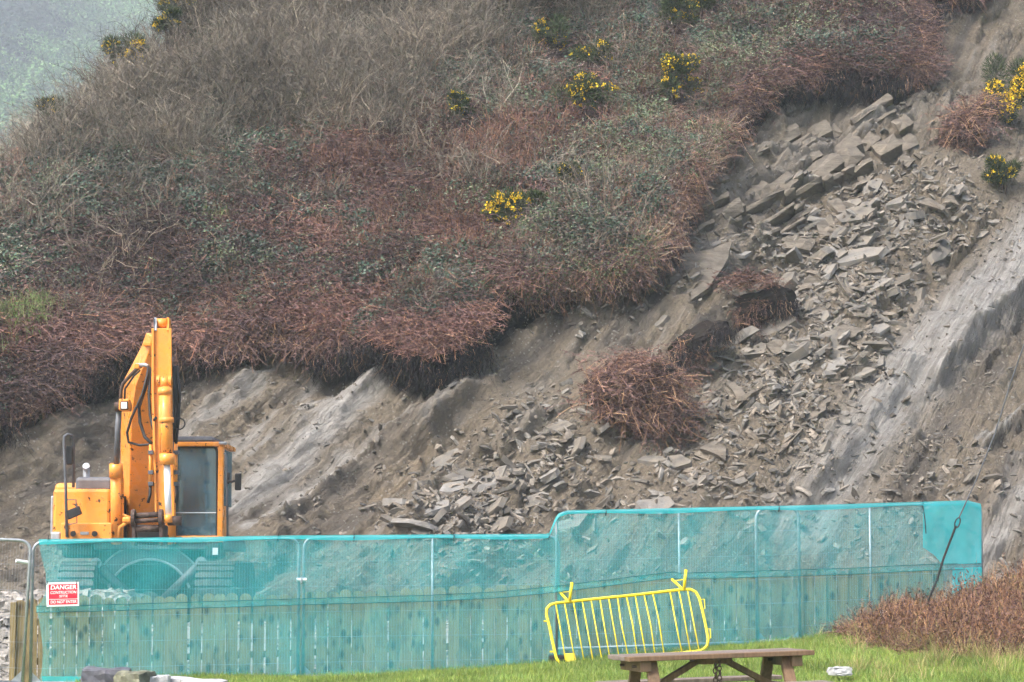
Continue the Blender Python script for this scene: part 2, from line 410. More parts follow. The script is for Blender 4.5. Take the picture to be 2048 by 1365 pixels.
def facets(a, b, cell, seed):
    """angular, block-like relief: each cell is its own tilted plane"""
    a = a / cell; b = b / cell; ia = np.floor(a); ib = np.floor(b); best = np.full(a.shape, 9.); out = np.zeros(a.shape)
    for i in (-1, 0, 1):
        for j in (-1, 0, 1):
            ca, cb = ia + i, ib + j; pa = ca + _h(ca, cb, seed); pb = cb + _h(ca, cb, seed + 1); dd = (a - pa) ** 2 + (b - pb) ** 2; m = dd < best
            best = np.where(m, dd, best)
            out = np.where(m, (_h(ca, cb, seed + 2) - .5) + (a - pa) * (_h(ca, cb, seed + 3) - .5) * .9 + (b - pb) * (_h(ca, cb, seed + 4) - .75) * 1.3, out)
    return out
def scar_layers(x, t):
    sd_ = -veg_sd(x, t)
    d = bulge(x, t) * .8 + crest(x, t) - .62 - .75 * smooth(sd_ / 3.0)
    light = np.zeros(x.shape); dark = np.zeros(x.shape); tan = np.zeros(x.shape)
    wob = .16 * fbm(x * .9, t * .9, 31, 3)
    heap = np.zeros(x.shape)
    for P, wd, hh in ((HEAP[0], 1.7, .55), (HEAP[1], 1.3, .5)):
        heap = np.maximum(heap, smooth(1.15 - (seg_dist(x, t, P) + wob) / wd) * hh / .55)
    p = (t - gdir(x)) * .75; q = x * .8 + .7 * t
    # broken, uneven bedding ribs
    pw = p + .28 * fbm(x * .6, t * .6, 77, 3)
    rib = fbm(q * .28 + 5, pw * 1.25, 45, 3); rib2 = fbm(q * .5, pw * 3.2, 46, 3)
    stepf = lambda a_, k: (np.floor(a_ * k) + smooth((a_ * k - np.floor(a_ * k)) / .35)) / k
    msk = (1 - .8 * heap)
    calm = 1 - .65 * smooth((x - 3.5) / 3.0)
    d = d + msk * (.42 * calm * stepf(rib, 4.5) + .08 * stepf(rib2, 4)) + .30 * fbm(x * .55, t * .55, 58, 3)
    wq, wp = q + .25 * fbm(x * 1.3, t * 1.3, 131, 2), p + .2 * fbm(x * 1.3, t * 1.3, 132, 2)
    rocky = smooth((fbm(x * .45, t * .45, 133, 3) + .35) / .4)
    rgh = rocky * (.17 * facets(wq * .45, wp, .55, 500) + .075 * facets(wq * .6, wp, .22, 510)) + .035 * facets(wq, wp, .11, 520)
    lgt = np.zeros(x.shape)
    light = np.maximum(light, .28 * msk * smooth((fbm(q * .22, pw * 1.9, 47, 4) - .12) / .22) * smooth((vnoise(x * .5, t * .5, 12) - .35) / .3))
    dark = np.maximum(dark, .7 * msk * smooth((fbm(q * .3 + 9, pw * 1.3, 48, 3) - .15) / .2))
    for P, wd, step, lt, dk, reach in LEDGES:
        best, side, al, L = seg_dist(x, t, P, True)
        s = best * np.where(side == 0, 1, side)
        if P[0, 0] > P[-1, 0]: s = -s               # positive = up-slope of the ledge
        endf = smooth(al / (.12 * L + .25)) * smooth((L - al) / (.12 * L + .25)) * (best < 3)
        ww = wd * (1 + 1.2 * wob); s = s + wob * .5 + .11 * facets(wq * .5, wp, .34, 540)
        endf = endf * (.65 + .35 * smooth((fbm(x * .7, t * .7, 560, 2) + .35) / .35))
        up = np.where(s >= 0, np.clip(1 - s / ww, 0, 1), smooth(1 + s / (.30 if reach > .15 else .09)))
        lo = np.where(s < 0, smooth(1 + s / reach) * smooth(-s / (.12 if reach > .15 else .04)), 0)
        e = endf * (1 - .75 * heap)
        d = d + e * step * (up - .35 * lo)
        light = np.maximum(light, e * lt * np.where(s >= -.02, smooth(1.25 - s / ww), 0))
        dark = np.maximum(dark, e * dk * lo); lgt = np.maximum(lgt, e * lt * np.where(s >= -.02, smooth(1.25 - s / ww), 0))  # darker rock under each ledge, with its shade painted into the colour
    for P, wd, k_ in LIGHTS:
        v_ = k_ * smooth(1.25 - (seg_dist(x, t, P) + .8 * wob) / wd) * (1 - .6 * heap); light = np.maximum(light, v_); lgt = np.maximum(lgt, v_)
    for P in TANS: tan = np.maximum(tan, smooth(1 - (seg_dist(x, t, P) + wob) / .30) * .8)
    d = d + heap * .45 + heap * .10 * fbm(x * 2.5, t * 2.5, 61, 4)
    rough = 1 - .80 * lgt
    d = d + rgh * rough
    d = d + rough * (.16 * fbm(x * 1.1, t * 1.1, 51, 4) + .09 * fbm(x * 4, t * 4, 52, 4))
    light = light * (1 - heap * .6); dark = dark * (1 - heap)
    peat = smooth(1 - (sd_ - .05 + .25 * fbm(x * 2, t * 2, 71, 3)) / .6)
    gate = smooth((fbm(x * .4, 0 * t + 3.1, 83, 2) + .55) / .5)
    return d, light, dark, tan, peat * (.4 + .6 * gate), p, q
def grid(x0, x1, t0, t1, st):
    xs = np.arange(x0, x1, st); ts = np.arange(t0, t1, st)
    X, T = np.meshgrid(xs, ts); return X, T
def grid_faces(X, keep):
    n, m = X.shape; idx = np.arange(n * m).reshape(n, m)
    q = np.stack([idx[:-1, :-1], idx[:-1, 1:], idx[1:, 1:], idx[1:, :-1]], -1)
    k = keep[:-1, :-1] & keep[:-1, 1:] & keep[1:, 1:] & keep[1:, :-1]
    q = q[k]; used = np.unique(q); remap = np.full(n * m, -1); remap[used] = np.arange(len(used))
    return used, remap[q]

# the bare face
X, T = grid(-17, 17.5, -1.6, 31, .050)
X = X + .016 * (rng.random(X.shape) - .5); T = T + .016 * (rng.random(T.shape) - .5)
keep = veg_sd(X, T) < 2.2
used, q = grid_faces(X, keep)
x, t = X.ravel()[used], T.ravel()[used]
d, light, dark, tan, peat, p_, q_ = scar_layers(x, t)
me = np_mesh('landslip_face', slope_pt(x, t, d), q, True)
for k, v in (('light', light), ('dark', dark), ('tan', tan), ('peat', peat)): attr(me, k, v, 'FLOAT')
attr(me, 'bed', np.stack([q_, p_, 0 * p_], 1), 'FLOAT_VECTOR')
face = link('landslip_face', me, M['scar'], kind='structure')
# the overgrown slope: a mat of turf with a torn, overhanging rim
X, T = grid(-26, 22, -4, 37, .13)
keep = veg_sd(X, T) > 0
used, q = grid_faces(X, keep)
x, t = X.ravel()[used], T.ravel()[used]
me = np_mesh('hillside', slope_pt(x, t, veg_d(x, t)), q, True)
hill = link('hillside', me, M['humus'], kind='structure'); me.materials.append(M['peat'])
so = hill.modifiers.new('turf', 'SOLIDIFY'); so.thickness = .45; so.offset = -1; so.material_offset = 1; so.material_offset_rim = 1
# far slope across the valley
xs = np.linspace(-285, 60, 60); ys = np.linspace(285, 860, 70); X, Yy = np.meshgrid(xs, ys)
Zf = -8 + .42 * (Yy - 283) + 9 * fbm(X * .02, Yy * .02, 8, 3) - .06 * (X + 100)
FAR = lambda a, b: -8 + .42 * (b - 283) + 9 * fbm(a * .02, b * .02, 8, 3) - .06 * (a + 100)
used, q = grid_faces(X, np.ones(X.shape, bool))
link('far_hill', np_mesh('far_hill', np.stack([X.ravel(), Yy.ravel(), Zf.ravel()], 1), q, True), M['farsoil'], kind='structure')

# ------------------------------------------------------------------ ground in front
def fence_y(x): return np.interp(x, [-12, -6.3, -2.8, .6, 4.0, 6.8, 12], [31.5, 32.0, 32.6, 33.25, 34.1, 35.0, 36.3])
def ground_z(x, y):
    wx = np.interp(x, [-8, -3, -.2, 2.6, 4.0, 4.9, 5.8, 7.1, 9, 14], [0, .03, .14, .36, .48, .60, .78, 1.16, 1.5, 2.0])
    fy = fence_y(x)
    z = -1.44 + wx * smooth((y - (fy - 9)) / 9.0) + .05 * fbm(x * .5, y * .5, 2, 3)
    yard = np.where(x < -5.6, -.35, -.78) + np.where(x > 6, .5 * smooth((x - 6) / 3), 0)
    k = smooth((y - fy - .7) / 2.6)
    return z * (1 - k) + yard * k + k * .14 * fbm(x * 1.4, y * 1.4, 6, 4)
xs = np.concatenate([np.linspace(-120, -12, 20), np.arange(-11.8, 12, .12), np.linspace(12.2, 120, 20)])
ys = np.concatenate([np.linspace(-12, 20, 12), np.arange(20.5, 46, .12), np.linspace(46.5, 70, 8)])
X, Yy = np.meshgrid(xs, ys); used, q = grid_faces(X, np.ones(X.shape, bool))
gx, gy = X.ravel(), Yy.ravel()
me = np_mesh('ground', np.stack([gx, gy, ground_z(gx, gy)], 1), q, True)
attr(me, 'yard', smooth((gy - fence_y(gx) - .35) / .3), 'FLOAT')
link('ground', me, M['ground'], kind='structure')
print('terrain done')
# ------------------------------------------------------------------ plant clumps (sources that the ground cover repeats)
class Fl:
    """flat blades and leaves with a colour each"""
    def __init__(s): s.v = []; s.q = []; s.t = []; s.c = []
    def strip(s, pts, w0, w1, side, col):
        n = len(pts); b = len(s.v); side = side / (np.linalg.norm(side) + 1e-9)
        for i, p in enumerate(pts):
            wd = (w0 + (w1 - w0) * i / (n - 1)) / 2
            s.v += [p - side * wd, p + side * wd]; s.c += [col, col]
        for i in range(n - 1): s.q.append((b+2*i, b+2*i+1, b+2*i+3, b+2*i+2))
    def leaf(s, p, a, b_, col):
        k = len(s.v); s.v += [p - a * .5 , p + b_ * .5, p + a * .5, p - b_ * .5]; s.c += [col] * 4; s.q.append((k, k+1, k+2, k+3))
    def tri(s, a, b, c, col):
        k = len(s.v); s.v += [a, b, c]; s.c += [col] * 3; s.t.append((k, k+1, k+2))
    def arrays(s):
        return np.array(s.v), np.array(s.q, int).reshape(-1, 4), np.array(s.t, int).reshape(-1, 3), np.array(s.c)
    def mesh(s, name, m):
        V, q, t, c = s.arrays(); me = np_mesh(name, V, [q, t]); attr(me, 'col', c, 'FLOAT_COLOR'); me.materials.append(m); return me
rr = random.uniform
def rv(k=1.0): return np.array([random.gauss(0, 1), random.gauss(0, 1), random.gauss(0, 1)]) * k
def unit(v): return v / (np.linalg.norm(v) + 1e-9)
PURPLE = [(.105, .066, .068), (.14, .088, .085), (.078, .052, .056), (.18, .115, .10)]
TAN = [(.36, .22, .13), (.29, .165, .10), (.44, .30, .19), (.24, .13, .085)]
GREYG = [(.045, .085, .05), (.065, .115, .065), (.035, .068, .048), (.10, .14, .10)]
PALEG = [(.12, .18, .075), (.165, .21, .11), (.085, .14, .055), (.22, .24, .16)]
TWIG = [(.25, .205, .15), (.18, .145, .115), (.31, .26, .20), (.13, .105, .085)]
def frond(f, base, dirv, L, lift, pal, w0=.014, leaflets=6, tanp=.4):
    n = 5; pts = []; col = np.array(random.choice(TAN) if random.random() < tanp else random.choice(pal)) * rr(.7, 1.2)
    side = unit(np.cross(dirv, [0, 0, 1.0]) + rv(.25)); bend = rv(.12)
    for i in range(n):
        k = i / (n - 1); pts.append(base + dirv * L * k + np.array([0, 0, 1.0]) * lift * 4 * k * (1 - k * .85) * .5 + bend * k * k)
    f.strip(pts, w0, w0 * .45, unit(side + rv(.3)), tuple(col))
    for j in range(leaflets):
        k = rr(.25, 1); i = min(int(k * (n - 1)), n - 2); p = pts[i] + (pts[i+1] - pts[i]) * (k * (n - 1) - i)
        sg = random.choice((-1, 1)); e = side * sg * rr(.05, .13) * (1.2 - k * .6) + dirv * rr(.0, .06) + rv(.02)
        lc = np.array(random.choice(pal)) * rr(.7, 1.3)
        wv = unit(np.cross(e, rv())) * rr(.008, .018)
        f.tri(p - wv, p + wv, p + e, tuple(lc))
def bracken(k, n=64, tanp=.35, pal=PURPLE):
    f = Fl()
    for i in range(n):
        a = rr(-1.0, 1.0) if random.random() < .8 else rr(-3, 3)
        dv = unit(np.array([math.sin(a), -math.cos(a), rr(-.1, .25)]))
        base = np.array([rr(-.42, .42), rr(-.42, .42), rr(0, .22)])
        frond(f, base, dv, rr(.3, .85), rr(.02, .22), pal, rr(.010, .017), 8, tanp)
    return f
def bramble(k, n=230, pal=GREYG, size=(.045, .085), mound=.42):
    f = Fl()
    for i in range(n):
        a = rr(0, 6.283); r = .45 * math.sqrt(random.random()); z = mound * (1 - (r / .45) ** 2) * rr(.35, 1.15)
        p = np.array([r * math.cos(a), r * math.sin(a), z]); nrm = unit(np.array([0, -.25, .9]) + rv(.55))
        s1 = unit(np.cross(nrm, rv())); s2 = np.cross(nrm, s1); L = rr(*size)
        f.leaf(p, s1 * L, s2 * L * .75, tuple(np.array(random.choice(pal)) * rr(.6, 1.35)))
    for i in range(26):
        a = rr(0, 6.283); dv = unit(np.array([math.cos(a), math.sin(a) - .2, .35]))
        frond(f, np.array([rr(-.3, .3), rr(-.3, .3), .02]), dv, rr(.3, .75), rr(.1, .3), PURPLE if random.random() < .6 else TWIG, .010, 2, .35)
    return f
def upright(k, n=70, pal=PURPLE, h=(.35, .8), tanp=.75):
    f = Fl()
    for i in range(n):
        a = rr(0, 6.283); dv = unit(np.array([.45 * math.cos(a), .45 * math.sin(a) - .15, 1.0]) + rv(.12))
        frond(f, np.array([rr(-.4, .4), rr(-.4, .4), 0]), dv, rr(*h), rr(0, .04), pal, rr(.009, .014), 5, tanp)
    return f
def scrub(k, n=34):
    f = Fl()
    def branch(p, dv, L, w0, depth):
        col = tuple(np.array(random.choice(TWIG)) * rr(.75, 1.25)); pts = [p]; m = 4
        for i in range(m): dv = unit(dv + rv(.16)); p = p + dv * L / m; pts.append(p)
        f.strip(pts, w0, w0 * .5, unit(np.cross(dv, rv())), col)
        if depth:
            for j in range(5 if depth == 2 else 3):
                i = random.randint(1, m); branch(pts[i], unit(dv + rv(.55)), L * rr(.35, .6), w0 * .6, depth - 1)
    for i in range(n // 3):
        a = rr(0, 6.283); branch(np.array([rr(-.25, .25), rr(-.25, .25), 0]), unit(np.array([.6*math.cos(a), .6*math.sin(a) - .1, 1.0])), rr(.6, 1.05), .017, 2)
    for i in range(40):
        p = np.array([rr(-.45, .45), rr(-.45, .45), rr(.1, .5)]); s1 = unit(rv()) * .05
        f.leaf(p, s1, unit(np.cross(s1, rv())) * .035, tuple(np.array(random.choice(GREYG)) * rr(.6, 1.2)))
    return f
def roots(k, n=46):
    f = Fl()
    for i in range(n):
        p = np.array([rr(-.35, .35), rr(-.2, .2), rr(-.1, .15)]); L = rr(.10, .6); pts = [p]; dv = np.array([rr(-.25, .25), rr(-.25, .05), -1.0])
        for j in range(4): dv = unit(dv + rv(.5) + np.array([0, 0, -.15])); p = p + dv * L / 4; pts.append(p)
        col = (.018, .015, .017) if random.random() < .95 else random.choice(TAN)
        f.strip(pts, rr(.006, .02), .004, np.array([1.0, 0, 0]) + rv(.4), tuple(np.array(col) * rr(.7, 1.3)))
    return f
def grass(k, n=34, h=(.05, .13), pal=((.17, .28, .06), (.22, .35, .08), (.13, .23, .05), (.30, .38, .14)), spread=.11, lean=.5):
    f = Fl()
    for i in range(n):
        p = np.array([rr(-spread, spread), rr(-spread, spread), 0]); L = rr(*h); dv = unit(np.array([0, 0, 1.0]) + rv(lean * .55)); b = rv(.3) * np.array([1, 1, -.6])
        pts = [p, p + dv * L * .5 + b * L * .1, p + dv * L + b * L * .5]
        f.strip(pts, rr(.007, .012), .002, np.array([rr(-1, 1), rr(-1, 1), 0.05]), tuple(np.array(random.choice(pal)) * rr(.75, 1.25)))
    return f
def leafball(k, n=1700, pal=GREYG):
    f = Fl()
    for i in range(n):
        p = unit(rv()) * (random.random() ** .4) * np.array([1, 1, .8]); nrm = unit(p + rv(.6)); s1 = unit(np.cross(nrm, rv())); s2 = np.cross(nrm, s1); L = rr(.06, .12)
        f.leaf(p, s1 * L, s2 * L * .7, tuple(np.array(random.choice(pal)) * rr(.6, 1.4)))
    return f
def source(name, fn, cnt, m, **kw):
    c = bpy.data.collections.new(name)
    for k in range(cnt):
        o = bpy.data.objects.new('%s_tuft' % name, fn(k, **kw).mesh(name, m)); c.objects.link(o)
    return c
SRC = {'bracken': source('bracken', bracken, 6, M['plant']), 'bramble': source('bramble', bramble, 5, M['leaf']),
       'pale': source('pale_bramble', bramble, 5, M['leaf'], n=300, pal=PALEG + GREYG[1:2], size=(.035, .06), mound=.45),
       'upright': source('dry_stems', upright, 5, M['plant']), 'scrub': source('scrub', scrub, 6, M['plant']),
       'roots': source('roots', roots, 5, M['plant']), 'grass': source('grass', grass, 6, M['plant']),
       'drygrass': source('dry_grass', grass, 4, M['plant'], n=40, h=(.2, .5), pal=((.42, .33, .17), (.33, .25, .12), (.28, .27, .10), (.22, .27, .07)), spread=.12, lean=.8),
       'shoots': source('shoots', grass, 3, M['plant'], n=30, h=(.1, .25), pal=((.20, .29, .09), (.15, .24, .07), (.30, .36, .16)), spread=.25, lean=.9),
       'leafball': source('leafball', leafball, 3, M['plant'])}
_gn = {}
def gn_for(coll):
    if coll.name in _gn: return _gn[coll.name]
    g = bpy.data.node_groups.new('repeat_' + coll.name, 'GeometryNodeTree')
    g.interface.new_socket('Geometry', in_out='INPUT', socket_type='NodeSocketGeometry')
    g.interface.new_socket('Geometry', in_out='OUTPUT', socket_type='NodeSocketGeometry')
    N = g.nodes; L = g.links
    i = N.new('NodeGroupInput'); o = N.new('NodeGroupOutput'); ip = N.new('GeometryNodeInstanceOnPoints'); ci = N.new('GeometryNodeCollectionInfo')
    ci.inputs['Collection'].default_value = coll; ci.inputs['Separate Children'].default_value = True; ci.inputs['Reset Children'].default_value = True
    ip.inputs['Pick Instance'].default_value = True
    def na(nm, typ):
        n = N.new('GeometryNodeInputNamedAttribute'); n.data_type = typ; n.inputs['Name'].default_value = nm; return n.outputs['Attribute']
    L.new(i.outputs[0], ip.inputs['Points']); L.new(ci.outputs[0], ip.inputs['Instance'])
    L.new(na('idx', 'INT'), ip.inputs['Instance Index']); L.new(na('rot', 'FLOAT_VECTOR'), ip.inputs['Rotation']); L.new(na('scl', 'FLOAT_VECTOR'), ip.inputs['Scale'])
    L.new(ip.outputs[0], o.inputs[0]); _gn[coll.name] = g; return g
def tilt_rot(n, tilt, yaw, roll=None):
    """yaw about the clump's own axis, then lean it over by tilt towards the camera side"""
    ct, st_, cy, sy = np.cos(tilt), np.sin(tilt), np.cos(yaw), np.sin(yaw)
    R20 = st_ * sy; R21 = st_ * cy; R22 = ct; R10 = ct * sy; R00 = cy
    return np.stack([np.arctan2(R21, R22), -np.arcsin(np.clip(R20, -1, 1)), np.arctan2(R10, R00)], 1)
def scatter(name, coll, pos, rot, scl, tint, label=None, cat=None, parent=None, mat=None):
    n = len(pos); me = bpy.data.meshes.new(name); me.vertices.add(n); me.vertices.foreach_set('co', np.asarray(pos, np.float32).ravel())
    attr(me, 'rot', rot, 'FLOAT_VECTOR')
    s3 = np.asarray(scl); s3 = np.repeat(s3[:, None], 3, 1) if s3.ndim == 1 else s3
    attr(me, 'scl', s3, 'FLOAT_VECTOR'); attr(me, 'idx', rng.integers(0, len(coll.objects), n), 'INT'); attr(me, 'tint', tint, 'FLOAT_COLOR')
    o = link(name, me, None, parent, kind='stuff', label=label, category=cat)
    m = o.modifiers.new('repeat', 'NODES'); m.node_group = gn_for(coll); return o
# ---- which plant grows where on the slope
BLOBS = {'bracken': [(120,740,330,170,1.5),(480,570,420,170,1.7),(800,470,260,150,1.1),(1720,70,240,110,1.9),(1560,150,140,60,1.3),(120,540,300,140,1.0),(940,640,150,110,1.2),(700,660,300,90,1.8)],
         'upright': [(1000,300,240,120,1.5),(1260,150,150,80,1.3),(860,560,170,110,1.0),(1130,210,130,90,1.0),(1480,60,160,80,.9),(620,250,120,80,.5)],
         'pale': [(1250,330,230,110,1.9),(1150,470,220,90,1.7),(1450,120,120,80,1.4),(1340,250,140,90,1.6),(1000,540,120,60,.8),(1290,440,110,110,2.0)],
         'bramble': [(250,300,300,110,.9),(720,230,270,100,1.1),(900,120,200,80,.8),(450,390,250,80,.8),(60,400,200,120,.7),(330,470,140,60,.5)],
         'scrub': [(600,120,340,150,3.0),(330,180,250,110,2.0),(900,60,230,90,1.8),(120,260,170,90,1.7),(1150,10,160,60,1.0),(760,180,120,80,1.2)]}
BASE = {'bracken': .25, 'upright': .14, 'pale': .16, 'bramble': 1.9, 'scrub': .03}
GORSE = [('gorse with orange yellow bloom on the misty skyline at upper left', 205, 96, .55, .38, 75, 1.2), ('small pale gorse just right of the skyline bloom', 330, 104, .35, .3, 22, 1.0),
         ('gorse sprig at the left edge below the misty valley', 45, 222, .3, .25, 16, 1.0), ('tall gorse cut by the top edge on the skyline', 322, 14, .5, .45, 42, 1.0),
         ('compact gorse with two yellow heads in the middle of the slope', 930, 224, .38, .3, 26, 1.1), ('gorse with scattered bloom high at top centre', 1106, 78, .5, .45, 34, 1.1),
         ('low gorse with thin bloom under the top centre bush', 1186, 120, .5, .28, 22, 1.0), ('wide dark gorse with a row of yellow along its crown', 1175, 198, .72, .42, 40, 1.0),
         ('upright gorse with one bright tuft at its lower left, above the exposed layers', 1362, 165, .5, .62, 52, 1.1), ('bright gorse low on the slope, the fullest yellow bloom', 1015, 425, .5, .42, 66, 1.25),
         ('single small yellow gorse spray right of the fullest bloom', 1132, 360, .26, .22, 20, 1.1), ('gorse near the top edge left of the bracken overhang', 1352, 34, .5, .38, 24, 1.0), ('gorse sprig touching the top edge of the slope', 1405, 8, .35, .3, 14, 1.0)]
GSPOT = [(g_[1], g_[2], g_[3], g_[4]) for g_ in GORSE] + [(1082, 402, .25, .26)]
def sample_slope(n, x0=-19, x1=18, t0=-3, t1=33):
    x = rng.uniform(x0, x1, n); t = rng.uniform(t0, t1, n); s = veg_sd(x, t); k = s > .02
    x, t, s = x[k], t[k], s[k]; P = slope_pt(x, t, veg_d(x, t)); u, v = project(P[:, 0], P[:, 1], P[:, 2])
    return x, t, s, P, u, v
x, t, s_, P, u, v = sample_slope(62000)
vis = (u > -350) & (u < 2400) & (v > -260) & (v < 1300) & (crest(x, t) > -3.5)
vis &= s_ > .22
for g_ in GSPOT:   # room for the gorse
    vis &= ~((((u - g_[0]) / (g_[2] * 95)) ** 2 + ((v - g_[1] - 25) / (g_[3] * 150)) ** 2) < 1)
x, t, s_, P, u, v = [a[vis] for a in (x, t, s_, P, u, v)]
names = list(BLOBS); W = []
for i, nme in enumerate(names):
    wgt = np.full(u.shape, BASE[nme])
    for (bu, bv, ru, rv_, k) in BLOBS[nme]: wgt += k * np.exp(-((u - bu) / ru) ** 2 - ((v - bv) / rv_) ** 2)
    dr = fbm((x * .85 + t * .5) * .22, (t * .85 - x * .5) * .75, 150 + i * 7, 4)
    W.append(wgt * np.exp(2.2 * fbm(x * .5, t * .5, 100 + i * 7, 4) + 3.0 * dr))
W = np.array(W); W = W / W.sum(0); pick = (np.cumsum(W, 0) < rng.random(u.shape)[None]).sum(0).clip(0, len(names) - 1)
SL = math.atan(.75)
INFO = {'bracken': ('dead_bracken', 'flattened purple brown dead bracken covering the lower slope', 'bracken', .85, (.6, 1.15), 1.0),
        'upright': ('dry_stems', 'reddish standing dry bracken stems across the middle of the slope', 'bracken', .45, (.55, 1.0), .55),
        'pale': ('pale_bramble', 'pale grey green bramble thicket beside the exposed rock layers', 'bramble', .6, (.55, 1.1), .75),
        'bramble': ('dark_bramble', 'dark blue green bramble leaves spreading through the bracken', 'bramble', .6, (.5, 1.1), .8),
        'scrub': ('bare_scrub', 'bare grey brown twiggy thorn scrub along the top of the hill', 'scrub', .3, (.7, 1.35), .7)}
for i, nme in enumerate(names):
    on, lab, cat, lean, (s0, s1), frac = INFO[nme]
    k = (pick == i) & (rng.random(u.shape) < frac); n = k.sum()
    tone = .84 + .75 * fbm(x[k] * .5, t[k] * .5, 200 + i, 4) + rng.uniform(-.15, .15, n)
    warm = rng.uniform(-.06, .06, n)
    drift = fbm((x[k] * .85 + t[k] * .5) * .25, (t[k] * .85 - x[k] * .5) * 1.0, 260 + i, 4)
    warm = warm + {'bracken': .07 + .30 * drift, 'upright': .12, 'bramble': -.02, 'pale': .02, 'scrub': -.04}[nme]; tone = tone * (1 + .55 * drift)
    tint = np.stack([tone * (1 + warm), tone, tone * (1 - warm * .6 + (0.0 if nme == 'bracken' else 0))], 1).clip(.25, 1.9)
    tilt = SL * lean + rng.uniform(-.15, .15, n); yaw = rng.uniform(-.9, .9, n) if nme == 'bracken' else rng.uniform(-3.14, 3.14, n)
    pos = P[k] + np.stack([0 * tone, 0 * tone, rng.uniform(-.05, .06, n) + (.13 if nme in ('bramble', 'pale') else 0)], 1)
    scatter(on, SRC[nme], pos, tilt_rot(n, tilt, yaw), rng.uniform(s0, s1, n) * (.8 + .2 * smooth((s_[k] - .2) / .7)), tint, lab, cat)
# torn rim: drooping bracken and black roots
def rim(n, lo, hi):
    a = np.concatenate([[0], np.cumsum(np.hypot(*(np.diff(EDGE, axis=0).T)))]); k = rng.uniform(a[2], a[-2], n)
    ex = np.interp(k, a, EDGE[:, 0]); et = np.interp(k, a, EDGE[:, 1])
    x = ex + rng.uniform(-1.0, 1.0, n); t = et + rng.uniform(-.6, 1.2, n); s = veg_sd(x, t); ok = (s > lo) & (s < hi)
    return x[ok], t[ok], s[ok]
def rim_u(x, t): q_ = slope_pt(x, t, veg_d(x, t)); return project(q_[:, 0], q_[:, 1], q_[:, 2])[0]
x, t, s_ = rim(14000, .05, .45); ru = rim_u(x, t); green = smooth((ru - 1010) / 60) * smooth((1570 - ru) / 60)
g_ = smooth((fbm(x * .55, t * .55, 602, 3) - .02) / .3); kb = rng.random(len(x)) < .62 * g_ * (1 - .85 * green); kg = rng.random(len(x)) < .5 * green * smooth((fbm(x * .7, t * .7, 603, 3) + .2) / .3); ku = rng.random(len(x)) < .25 * green
for nm_, src_, k, lean_, lab_, cat_ in (('rim_bracken', 'bracken', kb, (.1, .7), 'straggling bracken drooping over the torn rim of turf', 'bracken'), ('rim_bramble', 'pale', kg, (.3, 1.0), 'grey green bramble hanging over the rim above the rock layers', 'bramble'), ('rim_stems', 'upright', ku, (1.2, 2.2), 'dry tan stems hanging down over the rim above the rock layers', 'stems')):
    n = k.sum(); P = slope_pt(x[k], t[k], veg_d(x[k], t[k]) - .05); tone = rng.uniform(.7, 1.35, n)
    scatter(nm_, SRC[src_], P, tilt_rot(n, SL + rng.uniform(*lean_, n), rng.uniform(-.9, .9, n)), rng.uniform(.35, 1.0, n), np.stack([tone * 1.03, tone, tone * .95], 1), lab_, cat_)
x, t, s_ = rim(16000, -.22, .10); ru = rim_u(x, t); green = smooth((ru - 1010) / 60) * smooth((1570 - ru) / 60)
k = rng.random(len(x)) < .75 * smooth((fbm(x * .9, t * .9, 601, 3) + .15) / .4) * (1 - .7 * green); x, t = x[k], t[k]; n = len(x)
P = slope_pt(x, t, veg_d(x, t) - rng.uniform(.05, .40, n)); tone = rng.uniform(.6, 1.4, n)
scatter('hanging_roots', SRC['roots'], P, tilt_rot(n, rng.uniform(-.1, .2, n), rng.uniform(-1, 1, n)), rng.uniform(.4, 1.25, n),
        np.stack([tone] * 3, 1), 'black roots and peat hanging under the rim of turf', 'roots')
# fresh green shoots at the foot of the slope
def patch(cu, cv, ru, rv_, n):
    cx, ct = slope_xt(rng.normal(cu, ru, n), rng.normal(cv, rv_, n), 0.); cx, ct = trace(*project(*slope_pt(cx, ct, 0 * cx).T), veg_d, 5); k = veg_sd(cx, ct) > .2; cx, ct = cx[k], ct[k]; return slope_pt(cx, ct, veg_d(cx, ct) + .42)
P = np.concatenate([patch(35, 662, 40, 16, 34), patch(12, 700, 26, 25, 16), patch(430, 470, 14, 6, 3), patch(90, 638, 14, 8, 6)]); n = len(P); tone = rng.uniform(.7, 1.2, n)
scatter('green_shoots', SRC['shoots'], P, tilt_rot(n, .4 + 0 * tone, rng.uniform(-3, 3, n)), rng.uniform(.7, 1.4, n), np.stack([tone] * 3, 1), 'bright green fresh shoots low on the bracken slope', 'plant')
# far wood across the valley
n = 3600; fx = rng.uniform(-230, -20, n); fy = rng.uniform(450, 840, n); fz = FAR(fx, fy); u, v = project(fx, fy, fz); k = (u > -260) & (u < 560) & (v > -160) & (v < 420); fx, fy, fz, u, v = [a[k] for a in (fx, fy, fz, u, v)]
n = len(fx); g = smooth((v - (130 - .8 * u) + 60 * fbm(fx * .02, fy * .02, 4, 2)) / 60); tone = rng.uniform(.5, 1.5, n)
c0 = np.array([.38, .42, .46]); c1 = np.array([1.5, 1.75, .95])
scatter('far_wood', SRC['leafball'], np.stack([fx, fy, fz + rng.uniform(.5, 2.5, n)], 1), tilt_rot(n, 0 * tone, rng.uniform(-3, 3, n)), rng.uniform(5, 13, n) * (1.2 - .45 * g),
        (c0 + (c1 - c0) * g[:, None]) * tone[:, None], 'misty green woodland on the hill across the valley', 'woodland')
print('plants done')
